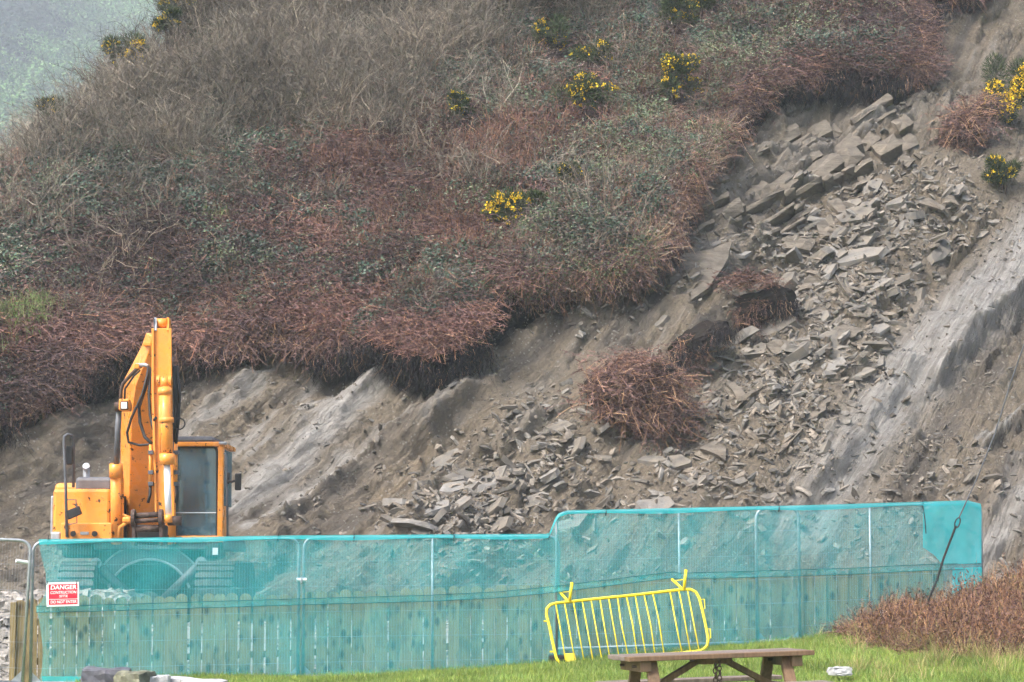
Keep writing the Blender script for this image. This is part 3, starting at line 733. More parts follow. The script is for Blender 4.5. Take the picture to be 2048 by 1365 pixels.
# ------------------------------------------------------------------ stones of the landslip (parts of the face)
def slab_mesh(k, thick=(.12, .30)):
    n = random.randint(5, 7); an = sorted(rr(0, 6.283) for _ in range(n)); el = rr(.4, .8); th = rr(*thick) * .5
    an = [2 * math.pi * (i + rr(-.32, .32)) / n for i in range(n)]
    ring = [(.5 * math.cos(a) * rr(.8, 1.05), .5 * el * math.sin(a) * rr(.75, 1.05)) for a in an]
    lo = [Vector((x * rr(.8, 1.05), y * rr(.8, 1.05), -th * rr(.8, 1.1))) for x, y in ring]; hi = [Vector((x * rr(.72, 1), y * rr(.72, 1), th * rr(.65, 1.2))) for x, y in ring]
    b = MB(); n2 = n
    vs = lo + hi + [Vector((rr(-.08, .08), rr(-.08, .08), th * rr(.9, 1.3)))]
    fs = [tuple(range(n))[::-1]] + [(i, (i+1) % n, n+(i+1) % n, n+i) for i in range(n)] + [(n+i, n+(i+1) % n, 2*n) for i in range(n)]
    me = bpy.data.meshes.new('stone'); me.from_pydata([tuple(v) for v in vs], [], fs); me.update(); me.materials.append(M['rock']); return me
SLABS = [slab_mesh(k) for k in range(14)]
def face_pt(x, t, lift=0.0):
    d = scar_layers(np.atleast_1d(x).astype(float), np.atleast_1d(t).astype(float))[0]; return slope_pt(np.atleast_1d(x), np.atleast_1d(t), d + lift)
scar_d = lambda x, t: scar_layers(x, t)[0]
# places where broken slate lies: (u, v, spread u, spread v, number, size range)
DEB = [(1700,470,70,60,46,(.28,.8)),(1760,400,90,40,24,(.2,.55)),(1640,560,80,60,44,(.25,.75)),(1690,640,60,50,30,(.25,.6)),(1560,720,60,40,16,(.25,.7)),(1600,830,90,60,22,(.2,.5)),
       (1430,960,110,40,22,(.2,.55)),(1020,960,80,45,34,(.25,.75)),(930,1030,60,25,26,(.2,.6)),(1130,860,60,40,10,(.2,.5)),(1880,400,80,60,20,(.2,.5)),(1520,480,80,50,16,(.2,.5)),
       (1150,620,90,18,14,(.25,.6)),(1900,960,80,50,10,(.15,.35)),(1480,800,60,40,14,(.2,.5))]
nst = 0
for cu, cv, su, sv, n, (s0, s1) in DEB:
    us = rng.normal(cu, su, n); vs = rng.normal(cv, sv, n); xx, tt = trace(us, vs, scar_d, 4); ok = veg_sd(xx, tt) < -.35
    xx, tt = xx[ok], tt[ok]; pp = face_pt(xx, tt, -.01)
    for p in pp:
        o = bpy.data.objects.new('stone', random.choice(SLABS)); COL.objects.link(o); o.parent = face
        sz = (s0 + (s1 * 1.35 - s0) * random.random() ** 2.0); o.location = p; o.scale = (sz * rr(1.0, 1.6), sz, sz * rr(.6, 1.1))
        o.rotation_euler = (rr(-.1, .95), rr(-.65, .25), rr(-3.14, 3.14)) if random.random() < .35 else (R(30) + rr(-.3, .45), -R(28) + rr(-.35, .35), rr(-.8, .8)); nst += 1
# exposed layers of rock high on the right, traced slab by slab: (outline, thickness, lift)
def cr(k, ox, oy, pts): return [(ox + a / k, oy + b / k) for a, b in pts]
A = lambda *p: cr(2.73, 1300, 0, p); B = lambda *p: cr(2.4813, 1300, 450, p)
TR = [
      (A((905,1245),(930,1298),(1030,1285),(1075,1215),(980,1198)), .40),(A((975,1120),(1060,1185),(1095,1130),(1040,1100)), .34),(A((720,1345),(890,1335),(905,1318),(740,1315)), .26),
      (A((1100,1060),(1200,1010),(1240,970),(1180,985)), .3),
      (A((1350,900),(1410,912),(1450,880),(1380,855)), .3),(A((1430,1130),(1590,1168),(1600,1140),(1480,1110)), .3),(A((1600,1130),(1690,1140),(1660,1105),(1610,1110)), .26),
      (B((75,245),(110,205),(300,150),(400,110),(385,195),(280,335),(150,432),(105,405)), .60),(B((568,612),(622,675),(702,662),(742,610),(622,593)), .35),(B((425,905),(475,862),(355,778)), .20),(B((435,905),(545,840),(500,836)), .25),
      (B((720,1010),(800,1000),(865,940),(905,880),(850,895)), .28),(B((655,130),(800,140),(822,95),(690,88)), .35),(B((740,330),(865,325),(860,300),(780,270)), .34),(B((905,270),(1000,380),(1030,360),(940,285)), .3),
      (B((1160,325),(1300,275),(1290,255),(1190,285)), .28),(B((930,255),(1140,238),(1110,222),(980,232)), .26),(B((640,1140),(770,1040),(750,1035),(680,1075)), .3),(B((240,1130),(360,1180),(370,1120),(320,1095)), .34),
      (B((880,545),(940,590),(1020,575),(1060,545),(960,525)), .35),(B((800,450),(890,435),(905,400),(840,405)), .3)]
for poly, th in TR:
    xs_, ts_ = trace(np.array([p[0] for p in poly]), np.array([p[1] for p in poly]), lambda x, t: scar_d(x, t).mean() + 0 * x, 5); cxm, ctm = xs_.mean(), ts_.mean()
    hi_ = scar_layers(xs_, ts_)[0]; dm = np.median(hi_) + .05 + th * .22; gx_ = rr(-.05, .05); gt_ = rr(-.02, .22)
    top = [Vector(slope_pt(np.array(a), np.array(b), np.array(dm + (a - cxm) * gx_ + (b - ctm) * gt_ + rr(-.03, .03)))) for a, b in zip(xs_, ts_)]
    org = Vector(slope_pt(np.array(cxm), np.array(ctm), np.array(dm))); n = len(top); b = MB(); npl = 3 if th > .25 else 2
    for j in range(npl):
        sh = Vector((rr(-.05, .05) - .03 * j, 0, -.035 * j + rr(-.02, .02))); inn = Vector((0, .8, -.6)) * (th / npl)
        vs = [(p - org) * (1 - .02 * j + rr(-.05, .05)) + sh + inn * j for p in top]; low = [v * rr(.93, .99) + inn * .82 for v in vs]
        b.add(vs + low, [tuple(range(n))] + [(i, (i+1) % n, n+(i+1) % n, n+i) for i in range(n)] + [tuple(range(n, 2*n))[::-1]])
    o = b.build('rock_layer', M['layer_rock'], None); o.parent = face; o.location = org
    import bmesh
    bm = bmesh.new(); bm.from_mesh(o.data); bmesh.ops.triangulate(bm, faces=bm.faces); bmesh.ops.subdivide_edges(bm, edges=[e for e in bm.edges if e.calc_length() > .16], cuts=2, use_grid_fill=True)
    bm.to_mesh(o.data); bm.free(); nv = len(o.data.vertices); co = np.empty(nv * 3, np.float32); o.data.vertices.foreach_get('co', co); co = co.reshape(-1, 3); w_ = co + np.array(org)
    a_ = w_[:, 0] + .7 * w_[:, 2]; b2 = w_[:, 2] - .55 * w_[:, 0] + .5 * w_[:, 1]
    co[:, 1] -= .09 * facets(a_ * .4, b2, .17, 9) + .04 * fbm(a_ * 3, b2 * 6, 3, 2); co[:, 2] += .05 * facets(a_, b2 * .5, .2, 19); co[:, 0] += .05 * facets(a_ * .7, b2, .2, 29)
    o.data.vertices.foreach_set('co', co.ravel()); o.data.update()
OUT = np.array([(1350,440),(1395,385),(1470,300),(1525,240),(1640,205),(1800,200),(1912,196),(1895,255),(1775,318),(1660,385),(1585,455),(1500,505),(1395,505)], float)
ev = np.array([.80, .60]); fv = np.array([-.60, .80]); Av = np.array([ev[0], CS * ev[1], SN * ev[1]]); Nv = np.array([-.05, -.88, .46]); Av = Av - Nv * Av.dot(Nv) / Nv.dot(Nv); Av /= np.linalg.norm(Av); Nv /= np.linalg.norm(Nv); Bv = np.cross(Nv, Av)
if Bv[2] < 0: Bv = -Bv
ox, ot = trace(OUT[:, 0], OUT[:, 1], lambda x, t: bulge(x, t) * .8 - 1.0); OP = np.stack([ox, ot], 1); qq = OP @ ev; ppp = OP @ fv; nb_ = 0; row = ppp.min()
while row < ppp.max():
    hh = rr(.12, .24) if random.random() < .4 else rr(.26, .52); qpos = qq.min() - rr(0, 1); back = rr(-.14, .08)
    while qpos < qq.max():
        Lb = rr(.25, .75) if random.random() < .65 else rr(.75, 1.6); cq = qpos + Lb / 2; xt_ = ev * cq + fv * (row + hh / 2 + .05 * math.sin(cq * 1.7)); qpos += Lb + rr(.0, .05)
        if not inside(np.array([xt_[0]]), np.array([xt_[1]]), OP)[0] or random.random() < .18: continue
        c = slope_pt(np.array(xt_[0]), np.array(xt_[1]), np.array(max(bulge(xt_[0], xt_[1]) * .8 - .84, float(scar_d(np.array([xt_[0]]), np.array([xt_[1]]))[0]) + .04))) + Nv * (back + rr(-.13, .08)); org = Vector(c); jr = np.array(Matrix.Rotation(rr(-.09, .09), 3, Vector(Nv)) @ Matrix.Rotation(rr(-.14, .14), 3, 'X') @ Matrix.Rotation(rr(-.16, .16), 3, 'Z'))
        dep = rr(.35, .6); vs = []
        for sz_ in (0, 1):
            for sa, sb in ((-1, -1), (-.3, -1.06), (.4, -.97), (1, -1), (1.03, .1), (1, 1), (.3, 1.05), (-.4, .96), (-1, 1), (-1.04, -.1)):
                k1 = sa * Lb / 2 * rr(.93, 1.0) + (.10 * sb * Lb * .3 if abs(sa) > .9 else 0); k2 = sb * hh / 2 * rr(.86, 1.0)
                vs.append(Vector(jr @ (Av * k1 * rr(.9, 1.04) + Bv * k2 * rr(.8, 1.05) - Nv * (dep * sz_)) + Nv * (rr(-.07, .07) + (-.06 * max(0, sb) if not sz_ else 0))))
        n = 10; cf = Vector(Nv * rr(.0, .05)); vs.append(cf)
        fs = [(i, (i+1) % n, 20) for i in range(n)] + [(i, (i+1) % n, n+(i+1) % n, n+i) for i in range(n)] + [tuple(range(n, 2*n))]
        o = MB().add(vs, fs).build('rock_layer', M['layer_rock'], None, .012); o.parent = face; o.location = org; nb_ += 1
    row += hh + rr(.01, .06)
print('beds', nb_)
print('stones', nst, 'layers', len(TR))
# small rubble
cs = bpy.data.collections.new('rubble')
def chip_mesh(): 
    me = slab_mesh(0, (.3, .7)); c = random.choice([(.9, .88, .84), (.6, .57, .52), (1.2, 1.18, 1.15), (.8, .7, .58)]); attr(me, 'col', np.tile(c, (len(me.vertices), 1)), 'FLOAT_COLOR'); me.materials.clear(); me.materials.append(M['chip']); return me
n_ = NT('slate_chips'); c_ = n_.coord(); f_ = n_.ramp(n_.noise(4, 5, c_), .3, .7)
M['chip'] = n_.fin(n_.mix(1.0, n_.mix(f_, (.10, .092, .08), (.24, .225, .20)), n_.attr('tint', 'INSTANCER', 'Color'), 'MULTIPLY'), .85, 0, .2)
for k in range(8): cs.objects.link(bpy.data.objects.new('chip', chip_mesh()))
def stones_on_face(n, blobs=None, smin=.04, smax=.17):
    if blobs is None: us = rng.uniform(-150, 2200, n); vs = rng.uniform(150, 1180, n)
    else:
        L = [(rng.normal(cu, su * 1.15, int(k * n)), rng.normal(cv, sv * 1.15, int(k * n))) for cu, cv, su, sv, k in blobs]; us = np.concatenate([l[0] for l in L]); vs = np.concatenate([l[1] for l in L])
    xx, tt = trace(us, vs, lambda x, t: bulge(x, t) * .8 - .9, 4); ok = (veg_sd(xx, tt) < -.25) & (tt > -1) & (tt < 30); xx, tt = xx[ok], tt[ok]
    d, li = scar_layers(xx, tt)[:2]; k = rng.random(len(xx)) > .6 * li; xx, tt, d = xx[k], tt[k], d[k]
    if blobs is None:
        k = fbm(xx * .6, tt * .6, 300, 3) + rng.normal(0, .25, len(xx)) > .05; xx, tt, d = xx[k], tt[k], d[k]
    return slope_pt(xx, tt, d + .01), smin + (smax - smin) * rng.random(len(xx)) ** 3
tot = sum(x_[4] for x_ in DEB)
Pa, sa = stones_on_face(8000, [(a, b, c, d, e / tot) for a, b, c, d, e, f in DEB], .05, .30)
Pb, sb = stones_on_face(30000, None, .02, .14)
P = np.concatenate([Pa, Pb]); S = np.concatenate([sa, sb]); n = len(P); tone = rng.uniform(.55, 1.35, n); warm = rng.uniform(-.02, .10, n)
rot = np.stack([rng.uniform(-.2, 1.2, n), rng.uniform(-.9, .4, n), rng.uniform(-3.14, 3.14, n)], 1)
rub = scatter('rubble', cs, P, rot, np.stack([S * rng.uniform(1.0, 2.2, n), S, S * rng.uniform(.35, .8, n)], 1), np.stack([tone * (1 + warm), tone, tone * (1 - warm)], 1), parent=face)
# pale quarry stone banked up behind the fence
n = 3600; xx = rng.uniform(-10, 9, n); yy = fence_y(xx) + rng.uniform(.7, 6.5, n); xx = np.where(rng.random(n) < .42, rng.uniform(-9.5, -5.5, n), xx); yy = np.where(xx < -5.5, fence_y(xx) + rng.uniform(.5, 4.5, n), yy)
S = np.where(xx < -5.4, rng.uniform(.10, .34, n), rng.uniform(.06, .22, n)); tone = rng.uniform(1.2, 2.1, n)
scatter('loose_gravel', cs, np.stack([xx, yy, ground_z(xx, yy) + .02], 1), np.stack([rng.uniform(-.4, .5, n), rng.uniform(-.4, .4, n), rng.uniform(-3, 3, n)], 1),
        np.stack([S * 1.3, S, S * .8], 1), np.stack([tone, tone, tone * 1.02], 1), 'pale grey broken stone banked behind the wooden fence', 'gravel')

# ------------------------------------------------------------------ clumps of turf that slid down
def merged_clumps(f_list, place):
    """place: list of (3x3, offset, src index, tint)"""
    Vs, Q, T3, C = [], [], [], []; b = 0
    for Mx, off, k, ti in place:
        V, q, t3, c = f_list[k]; Vs.append(V @ Mx.T + off); Q.append(q + b); T3.append(t3 + b); C.append(c * ti); b += len(V)
    return np.concatenate(Vs), np.concatenate(Q), np.concatenate(T3), np.concatenate(C)
FB = [bracken(0, 60, .42).arrays() for _ in range(4)]; FR = [roots(0).arrays() for _ in range(3)]
def rotm(tilt, yaw):
    return np.array(Matrix.Rotation(tilt, 3, 'X') @ Matrix.Rotation(yaw, 3, 'Z'))
def turf_clump(name, label, cu, cv, ax, ay, tiltimg, lift, ncl, nroot, seed, top=.15):
    random.seed(seed); cx, ct = trace(np.array([cu]), np.array([cv]), scar_d); c = face_pt(cx, ct, lift * .6)[0]
    t_ = thing(name, label, 'turf clump', Vector(c))
    # lumpy soil body
    import bmesh
    bm = bmesh.new(); bmesh.ops.create_icosphere(bm, subdivisions=4, radius=1)
    rot = Matrix.Rotation(-tiltimg, 3, 'Y')
    for v_ in bm.verts:
        p = v_.co.copy(); k = 1 + .40 * float(fbm(np.array(p.x * 1.6 + seed), np.array(p.z * 1.6 + p.y), seed, 4)); p = Vector((p.x * ax * k, p.y * .45 * k, p.z * ay * k)); v_.co = rot @ p
    me = bpy.data.meshes.new('soil_body'); bm.to_mesh(me); bm.free(); me.materials.append(M['peat'])
    o = link('soil_body', me, None, t_); o.location = Vector(c); o.matrix_parent_inverse = Matrix.Translation(-Vector(c))
    pl = []
    for i in range(ncl):
        a = rr(0, 6.283); r = math.sqrt(random.random()); px_, pz = ax * r * math.cos(a) * .95, ay * (r * math.sin(a) * .9 + top)
        q = rot @ Vector((px_, -.45 * math.sqrt(max(0, 1 - r * r)) - .02, pz)); droop = SL + .3 - pz / ay * .75 + rr(-.2, .2)
        pl.append((rotm(droop, rr(-1.0, 1.0)) * (rr(.35, .8) if random.random() < .85 else rr(.9, 1.35)), np.array(q) + np.array(c), random.randrange(4), np.array([1.08, 1.0, .88]) * rr(.5, 1.1) * (1 + .55 * max(0., pz / ay))))
    V, q, t3, cc = merged_clumps(FB, pl); me = np_mesh('bracken_stems', V, [q, t3]); attr(me, 'col', cc, 'FLOAT_COLOR'); link('bracken_stems', me, M['vplant'], t_)
    if nroot:
        pl = []
        for i in range(nroot):
            px_ = rr(-ax, ax) * .95; pz = -ay * rr(.1, .75); q = rot @ Vector((px_, -.4, pz)); pl.append((rotm(rr(-.1, .2), rr(-1, 1)) * rr(.5, .9), np.array(q) + np.array(c), random.randrange(3), np.ones(3)))
        V, q, t3, cc = merged_clumps(FR, pl); me = np_mesh('root_fringe', V, [q, t3]); attr(me, 'col', cc, 'FLOAT_COLOR'); link('root_fringe', me, M['vplant'], t_)
    return t_
turf_clump('turf_clump', 'large rounded clump of reddish dead bracken fallen halfway down the bare slope', 1268, 818, .92, .80, .15, .35, 60, 16, 3)
turf_clump('turf_clump', 'dark peaty turf clump with an orange stem cap lying above the large bracken clump', 1515, 632, .72, .42, .35, .35, 11, 34, 4, .55)
turf_clump('turf_clump', 'low black tangle of roots and soil beside the orange topped turf clump', 1395, 690, .70, .30, .45, .12, 1, 30, 5)
turf_clump('turf_clump', 'overhanging strip of bracken turf beside the gorse at the right edge', 1930, 262, .75, .26, .85, .15, 20, 22, 6)

# ------------------------------------------------------------------ gorse bushes in flower
def gorse(label, cu, cv, rx, rz, flowers, seed, lift=.55, far=1.0, onscar=False):
    random.seed(seed); dfn = (lambda x, t: scar_d(x, t) + .7) if onscar else (lambda x, t: veg_d(x, t) + .5); cx, ct = trace(np.array([float(cu)]), np.array([float(cv)]), dfn, 14)
    if not onscar:
        bx0 = (cu - 1024) / F * 58; ga, gb = np.meshgrid(np.arange(bx0 - 2.5, bx0 + 2.5, .12), np.arange(4, 32, .12)); ga, gb = ga.ravel(), gb.ravel()
        gp = slope_pt(ga, gb, veg_d(ga, gb) + .5); pu, pv = project(gp[:, 0], gp[:, 1], gp[:, 2]); dd_ = np.hypot(pu - cu, pv - cv) + .8 * (gp[:, 1] - 50); i_ = int(np.argmin(dd_)); cx, ct = ga[i_:i_ + 1], gb[i_:i_ + 1]
    dd = scar_layers(cx, ct)[0] if onscar else veg_d(cx, ct); c = slope_pt(cx, ct, dd)[0]
    t_ = thing('gorse_bush', label, 'bush', Vector(c), 'gorse bushes in flower on the slope'); f = Fl(); fl = Fl(); c2 = c + np.array([0, -.15, lift])
    lobes = [(np.array([rr(-.7, .7) * rx, rr(-.3, .3) * rx, rr(-.5, .8) * rz]), rr(.3, .55)) for _ in range(9)]
    for i in range(int(3200 * max(1, rx * rz / .25))):
        lc, lr = random.choice(lobes); dv = unit(rv()); p = c2 + lc + dv * np.array([rx, rx * .7, rz]) * lr * random.random() ** .4
        e = unit(dv + np.array([0, -.1, .5]) + rv(.35)) * rr(.07, .16); wv = unit(np.cross(e, rv())) * rr(.006, .013)
        f.tri(p - wv, p + wv, p + e, tuple(np.array(random.choice([(.035, .065, .02), (.055, .085, .028), (.03, .045, .02), (.09, .10, .05)])) * rr(.7, 1.3)))
    for i in range(flowers):
        lc, lr = random.choice(lobes[:6]); dv = unit(rv() + np.array([0, -.6, .7])); p0 = c2 + lc + dv * np.array([rx, rx * .7, rz]) * lr * rr(.85, 1.1)
        for j in range(9):
            p = p0 + rv(.028); s1 = unit(rv()); s2 = unit(np.cross(s1, rv())); L = rr(.022, .038) * far
            fl.leaf(p, s1 * L, s2 * L, tuple(np.array(random.choice([(.85, .58, .015), (.90, .68, .03), (.75, .46, .01)])) * rr(.85, 1.1)))
    link('foliage', f.mesh('foliage', M['vplant']), None, t_, kind='stuff'); link('flowers', fl.mesh('flowers', M['vplant']), None, t_, kind='stuff')
    b = MB(); 
    for i in range(4): b.tube([c + np.array([rr(-.1, .1), 0, -.1]), c2 + np.array([rr(-.5, .5) * rx, rr(-.2, .2), rr(0, .4) * rz])], [.02, .007], 5)
    b.build('stem', M['humus'], t_, kind='stuff')
for i, (lab, gu, gv, rx, rz, nf, far) in enumerate(GORSE): gorse(lab, gu, gv, rx, rz, int(nf * 1.25), 40 + i, .55 if i > 3 else 1.25, far * (1.25 if i > 3 else 1.5))
gorse('large dark gorse hung with yellow at the right edge above the slip plane', 2024, 200, .62, .9, 260, 70, .75, 1.45, True)
gorse('small gorse spray under the large one at the right edge', 2010, 332, .45, .3, 60, 71, .5, 1.3, True)
gorse('small leafless green gorse beside the fullest yellow bloom', 1082, 402, .25, .26, 2, 72, .3)
random.seed(99)
# ------------------------------------------------------------------ wooden paling fence
wf = thing('wooden_fence', 'pale wooden paling fence with rounded board tops behind the turquoise netting', 'fence', (0, 33.9, float(ground_z(0., 33.9))))
def top_v(u): return np.interp(u, [40, 200, 590, 860, 1000, 1290, 1550, 1700, 1850, 1920], [1200, 1193, 1187, 1176, 1172, 1156, 1146, 1139, 1134, 1132])
def wood_y(x): return fence_y(x) + .42
def u_of(x, y): return 1024 + F * x / y
def board_mesh(wd, h):
    b = MB(); n = 9; top = [(wd/2 * math.cos(a), h - wd/2 * .75 + wd/2 * .75 * math.sin(a)) for a in [math.pi * i / n for i in range(n + 1)]]
    poly = [(-wd/2, 0), (wd/2, 0)] + top; b.prism([(px_, -.011, pz) for px_, pz in poly], (0, .022, 0)); return b
xb = -6.55; nb = 0; ends = []
while xb < 6.3:
    y = float(wood_y(xb)); zt = at(u_of(xb, y), float(top_v(u_of(xb, y))), y).z + rr(-.025, .025); wd = rr(.145, .158); zb = float(ground_z(xb, y)) - .08
    b = board_mesh(wd, zt - zb); o = b.build('board', M['pale_wood'], None); o.parent = wf
    o.matrix_parent_inverse = Matrix.Translation(-Vector(wf.location)); o.location = (xb, y + rr(-.006, .006), zb); o.rotation_euler = (rr(-.012, .012), rr(-.011, .011), math.atan(.23) * .8)
    ends.append((xb, y, zt)); xb += wd + (rr(.004, .010) if random.random() < .6 else rr(.012, .026)); nb += 1
for hh in (.3, .82):
    for i in range(0, len(ends) - 12, 12):
        j = min(i + 12, len(ends) - 1); p = Vector(ends[i]); q = Vector(ends[j]); p.z -= hh; q.z -= hh; p.y += .05; q.y += .05
        MB().beam(p, q, .045, .09).build('rail', M['pale_wood'], wf)
for i in range(0, len(ends), 12):
    p = Vector(ends[i]); p.y += .13; MB().box((p.x - .05, p.y - .05, p.z - 1.6), (p.x + .05, p.y + .05, p.z - .05)).build('post', M['pale_wood'], wf)
p = Vector(ends[0]); MB().box((p.x - .12, p.y - .06, p.z - 1.7), (p.x - .045, p.y + .05, p.z - .03)).build('post', M['pale_wood'], wf, .004)

# ------------------------------------------------------------------ temporary mesh fence panels
def corner(c, p, q, r, n=5):
    """rounded corner at c between directions to p and q"""
    c, p, q = Vector(c), Vector(p), Vector(q); a = (p - c).normalized() * r; b = (q - c).normalized() * r
    out = []
    for i in range(n + 1):
        k = i / n; out.append((c + a) * (1 - k) ** 2 + c * 2 * k * (1 - k) + (c + b) * k ** 2)
    return out
def panel(label, tl, tr_, h=1.98, lean=0.0, mid=True):
    tl, tr_ = Vector(tl), Vector(tr_); dn = Vector((lean, 0, -h)); bl, br = tl + dn, tr_ + dn
    t_ = thing('mesh_fence_panel', label, 'fence panel', (bl + br) / 2, 'temporary mesh fence panels')
    pts = [bl] + corner(tl, bl, tr_, .16) + corner(tr_, tl, br, .16) + [br]
    MB().tube(pts, .021, 8).build('frame', M['galv'], t_, shade=True)
    lo = .13; MB().tube([bl + Vector((0, 0, lo)), br + Vector((0, 0, lo))], .019, 8).build('bottom_rail', M['galv'], t_, shade=True)
    if mid: m0 = (tl + tr_) / 2; MB().tube([m0, m0 + dn + Vector((0, 0, lo * .5))], .017, 8).build('middle_post', M['galv'], t_, shade=True)
    b = MB(); L = (tr_ - tl).length; n = int(L / .036); ex = (tr_ - tl) / n; yo = Vector((0, .012, 0))
    for i in range(1, n):
        p = tl + ex * i; k = .05 if (i < 3 or i > n - 3) else 0; a_ = p + yo - Vector((0, 0, k)); e_ = p + dn * (1 - lo / h) + yo
        b.add([a_ + Vector((-.0011, 0, 0)), a_ + Vector((.0011, 0, 0)), e_ + Vector((.0011, 0, 0)), e_ + Vector((-.0011, 0, 0)), a_ + Vector((0, .003, 0)), e_ + Vector((0, .003, 0))], [(0,1,2,3),(1,4,5,2),(4,0,3,5)])
    for k in (.16, .33, .5, .67, .84): b.tube([tl + dn * k + yo, tr_ + dn * k + yo], .0018, 4)
    b.build('wire_infill', M['galv'], t_, kind='stuff')
    for c, s in ((bl, 1), (br, -1)):
        c = c + Vector((0, 0, lo)); ex_ = (tr_ - tl).normalized() * s; MB().prism([c, c + ex_ * .16, c + Vector((0, 0, .16))], (0, .006, 0)).build('gusset', M['galv'], t_)
        MB().box((c.x - .11, c.y - .3, c.z - .19), (c.x + .11, c.y + .3, c.z - .08)).build('foot_block', M['black'], t_, .02)
    return t_
PT = [((66, 1084, 32.0), (598, 1077, 32.6)), ((608, 1076, 32.62), (1117, 1073, 33.28)), ((1113, 1026, 33.2), (1597, 1016, 34.0)), ((1512, 1018, 34.12), (1961, 1006, 35.0))]
LP = ['first netted fence panel, the one carrying the red danger sign', 'netted fence panel between the danger sign panel and the yellow barrier', 'raised netted fence panel directly behind the yellow barrier', 'last netted fence panel, ending in dead bracken below the stay wire']
for i, (lab, (a, b)) in enumerate(zip(LP, PT)): panel(lab, at(*a), at(*b), mid=i > 0)
panel('bare grey mesh fence panel without netting at the left edge', at(-460, 1060, 31.3), at(62, 1082, 31.92), 1.98, -.085)
cl = thing('fence_coupler', 'pale steel clip joining the first two netted panels', 'clip', at(603, 1160, 32.58))
MB().tube([at(593, 1160, 32.56), at(613, 1160, 32.58)], .026, 8).build('clamp_band', M['white'], cl); MB().tube([at(603, 1154, 32.54), at(603, 1166, 32.54)], .012, 6).build('bolt', M['galv'], cl)
cl = thing('fence_coupler', 'white bent clip on the post beside the bare left panel', 'clip', at(48, 1124, 31.9))
MB().tube([at(32, 1122, 31.85), at(58, 1126, 31.95)], .024, 8).build('clamp_band', M['white'], cl); MB().tube([at(58, 1120, 31.93), at(58, 1132, 31.93)], .012, 6).build('bolt', M['galv'], cl)

# ------------------------------------------------------------------ netting
def panel_D(u): return np.interp(u, [66, 598, 1108, 1118, 1597, 1961, 2000], [32.0, 32.6, 33.24, 33.22, 33.98, 35.0, 35.1]) - .05
def net_top(u): return np.interp(u, [60, 76, 598, 1098, 1114, 1135, 1600, 1935, 1962], [1092, 1081, 1073, 1070, 1030, 1023, 1013, 1003, 1010])
def seam(u): return np.interp(u, [70, 150, 600, 860, 1000, 1110, 1250, 1345, 1360, 1500, 1700, 1860, 1964], [1213, 1212, 1198, 1191, 1184, 1173, 1156, 1144, 1147, 1143, 1137, 1129, 1127])
def net_bot(u): return np.interp(u, [70, 600, 1000, 1130, 1300, 1500, 1700, 1860, 1965], [1362, 1366, 1358, 1338, 1322, 1304, 1272, 1240, 1215])
def sheet(name, mat, u0, u1, fa, fb, nu, nv, off=0.0, left=None, amp=.03, parent=None, **pr):
    V = []
    for j in range(nv):
        k = j / (nv - 1)
        for i in range(nu):
            u_ = u0 + (u1 - u0) * i / (nu - 1); v_ = fa(u_) * (1 - k) + fb(u_) * k
            if left is not None: u_ = u_ + left(v_) * max(0, 1 - (u_ - u0) / 90.0)
            D = float(panel_D(u_)) + off + amp * float(fbm(np.array(u_ * .022), np.array(v_ * .012), 400, 3))
            V.append(at(u_, float(v_), D))
    q = np.array([(j*nu+i, j*nu+i+1, (j+1)*nu+i+1, (j+1)*nu+i) for j in range(nv - 1) for i in range(nu - 1)])
    return link(name, np_mesh(name, np.array([tuple(v) for v in V]), q, True), mat, parent, **pr)
ledge_up = lambda v: np.interp(v, [1080, 1110, 1150, 1185, 1205, 1213], [0, 6, 16, 16, 6, -4]); ledge_lo = lambda v: np.interp(v, [1213, 1250, 1300, 1340, 1365], [-2, 6, 12, 10, 4])
nt1 = thing('debris_netting', 'upper strip of turquoise debris netting tied along the fence tops', 'netting', at(1000, 1190, 33.1))
sheet('net_sheet', M['net'], 76, 1963, net_top, lambda u: seam(u) + 13, 240, 14, 0, ledge_up, parent=nt1)
sheet('folded_top', M['net2'], 78, 1962, lambda u: net_top(u) - 2, lambda u: net_top(u) + 7 + 2 * math.sin(u * .02), 300, 3, -.015, parent=nt1, amp=.01)
sheet('folded_end', M['net2'], 1846, 1963, lambda u: net_top(u) + 3, lambda u: np.interp(u, [1846, 1870, 1885, 1963], [1095, 1112, 1130, 1127]), 24, 10, -.02, parent=nt1)
nt2 = thing('debris_netting', 'lower strip of turquoise debris netting hanging to the grass in front of the boards', 'netting', at(1000, 1345, 33.1))
sheet('net_sheet', M['net'], 74, 1963, seam, net_bot, 240, 12, .008, ledge_lo, parent=nt2)
sheet('hem', M['net2'], 84, 640, lambda u: net_bot(u) - 9, lambda u: net_bot(u) + 1, 60, 3, -.012, parent=nt2)
sheet('folded_corner', M['net2'], 1905, 1964, lambda u: seam(u) + 8, lambda u: 1190., 14, 8, -.02, parent=nt2)
us = list(range(72, 1966, 14))
MB().tube([at(u_, float(seam(u_)), float(panel_D(u_)) - .02) for u_ in us], .0055, 5).build('edge_cord', M['netline'], nt1)
MB().tube([at(u_, float(seam(u_)) + 12, float(panel_D(u_)) - .02) for u_ in us], .0055, 5).build('edge_cord', M['netline'], nt2)
for u_ in (96, 556, 708, 908, 1098, 1212, 1558, 1846):
    v_ = float(net_top(u_)); D = float(panel_D(u_)); c = at(u_, v_ + 4, D)
    MB().tube([c + Vector((.004 * math.sin(a), .045 * math.cos(a) + .03, .045 * math.sin(a))) for a in [2 * math.pi * i / 12 for i in range(12)]], .007, 5, True).build('cable_tie', M['black'], nt1)
    MB().tube([c + Vector((0, -.02, .03)), c + Vector((rr(-.03, .03), -.04, .09))], .004, 4).build('cable_tie', M['black'], nt1)
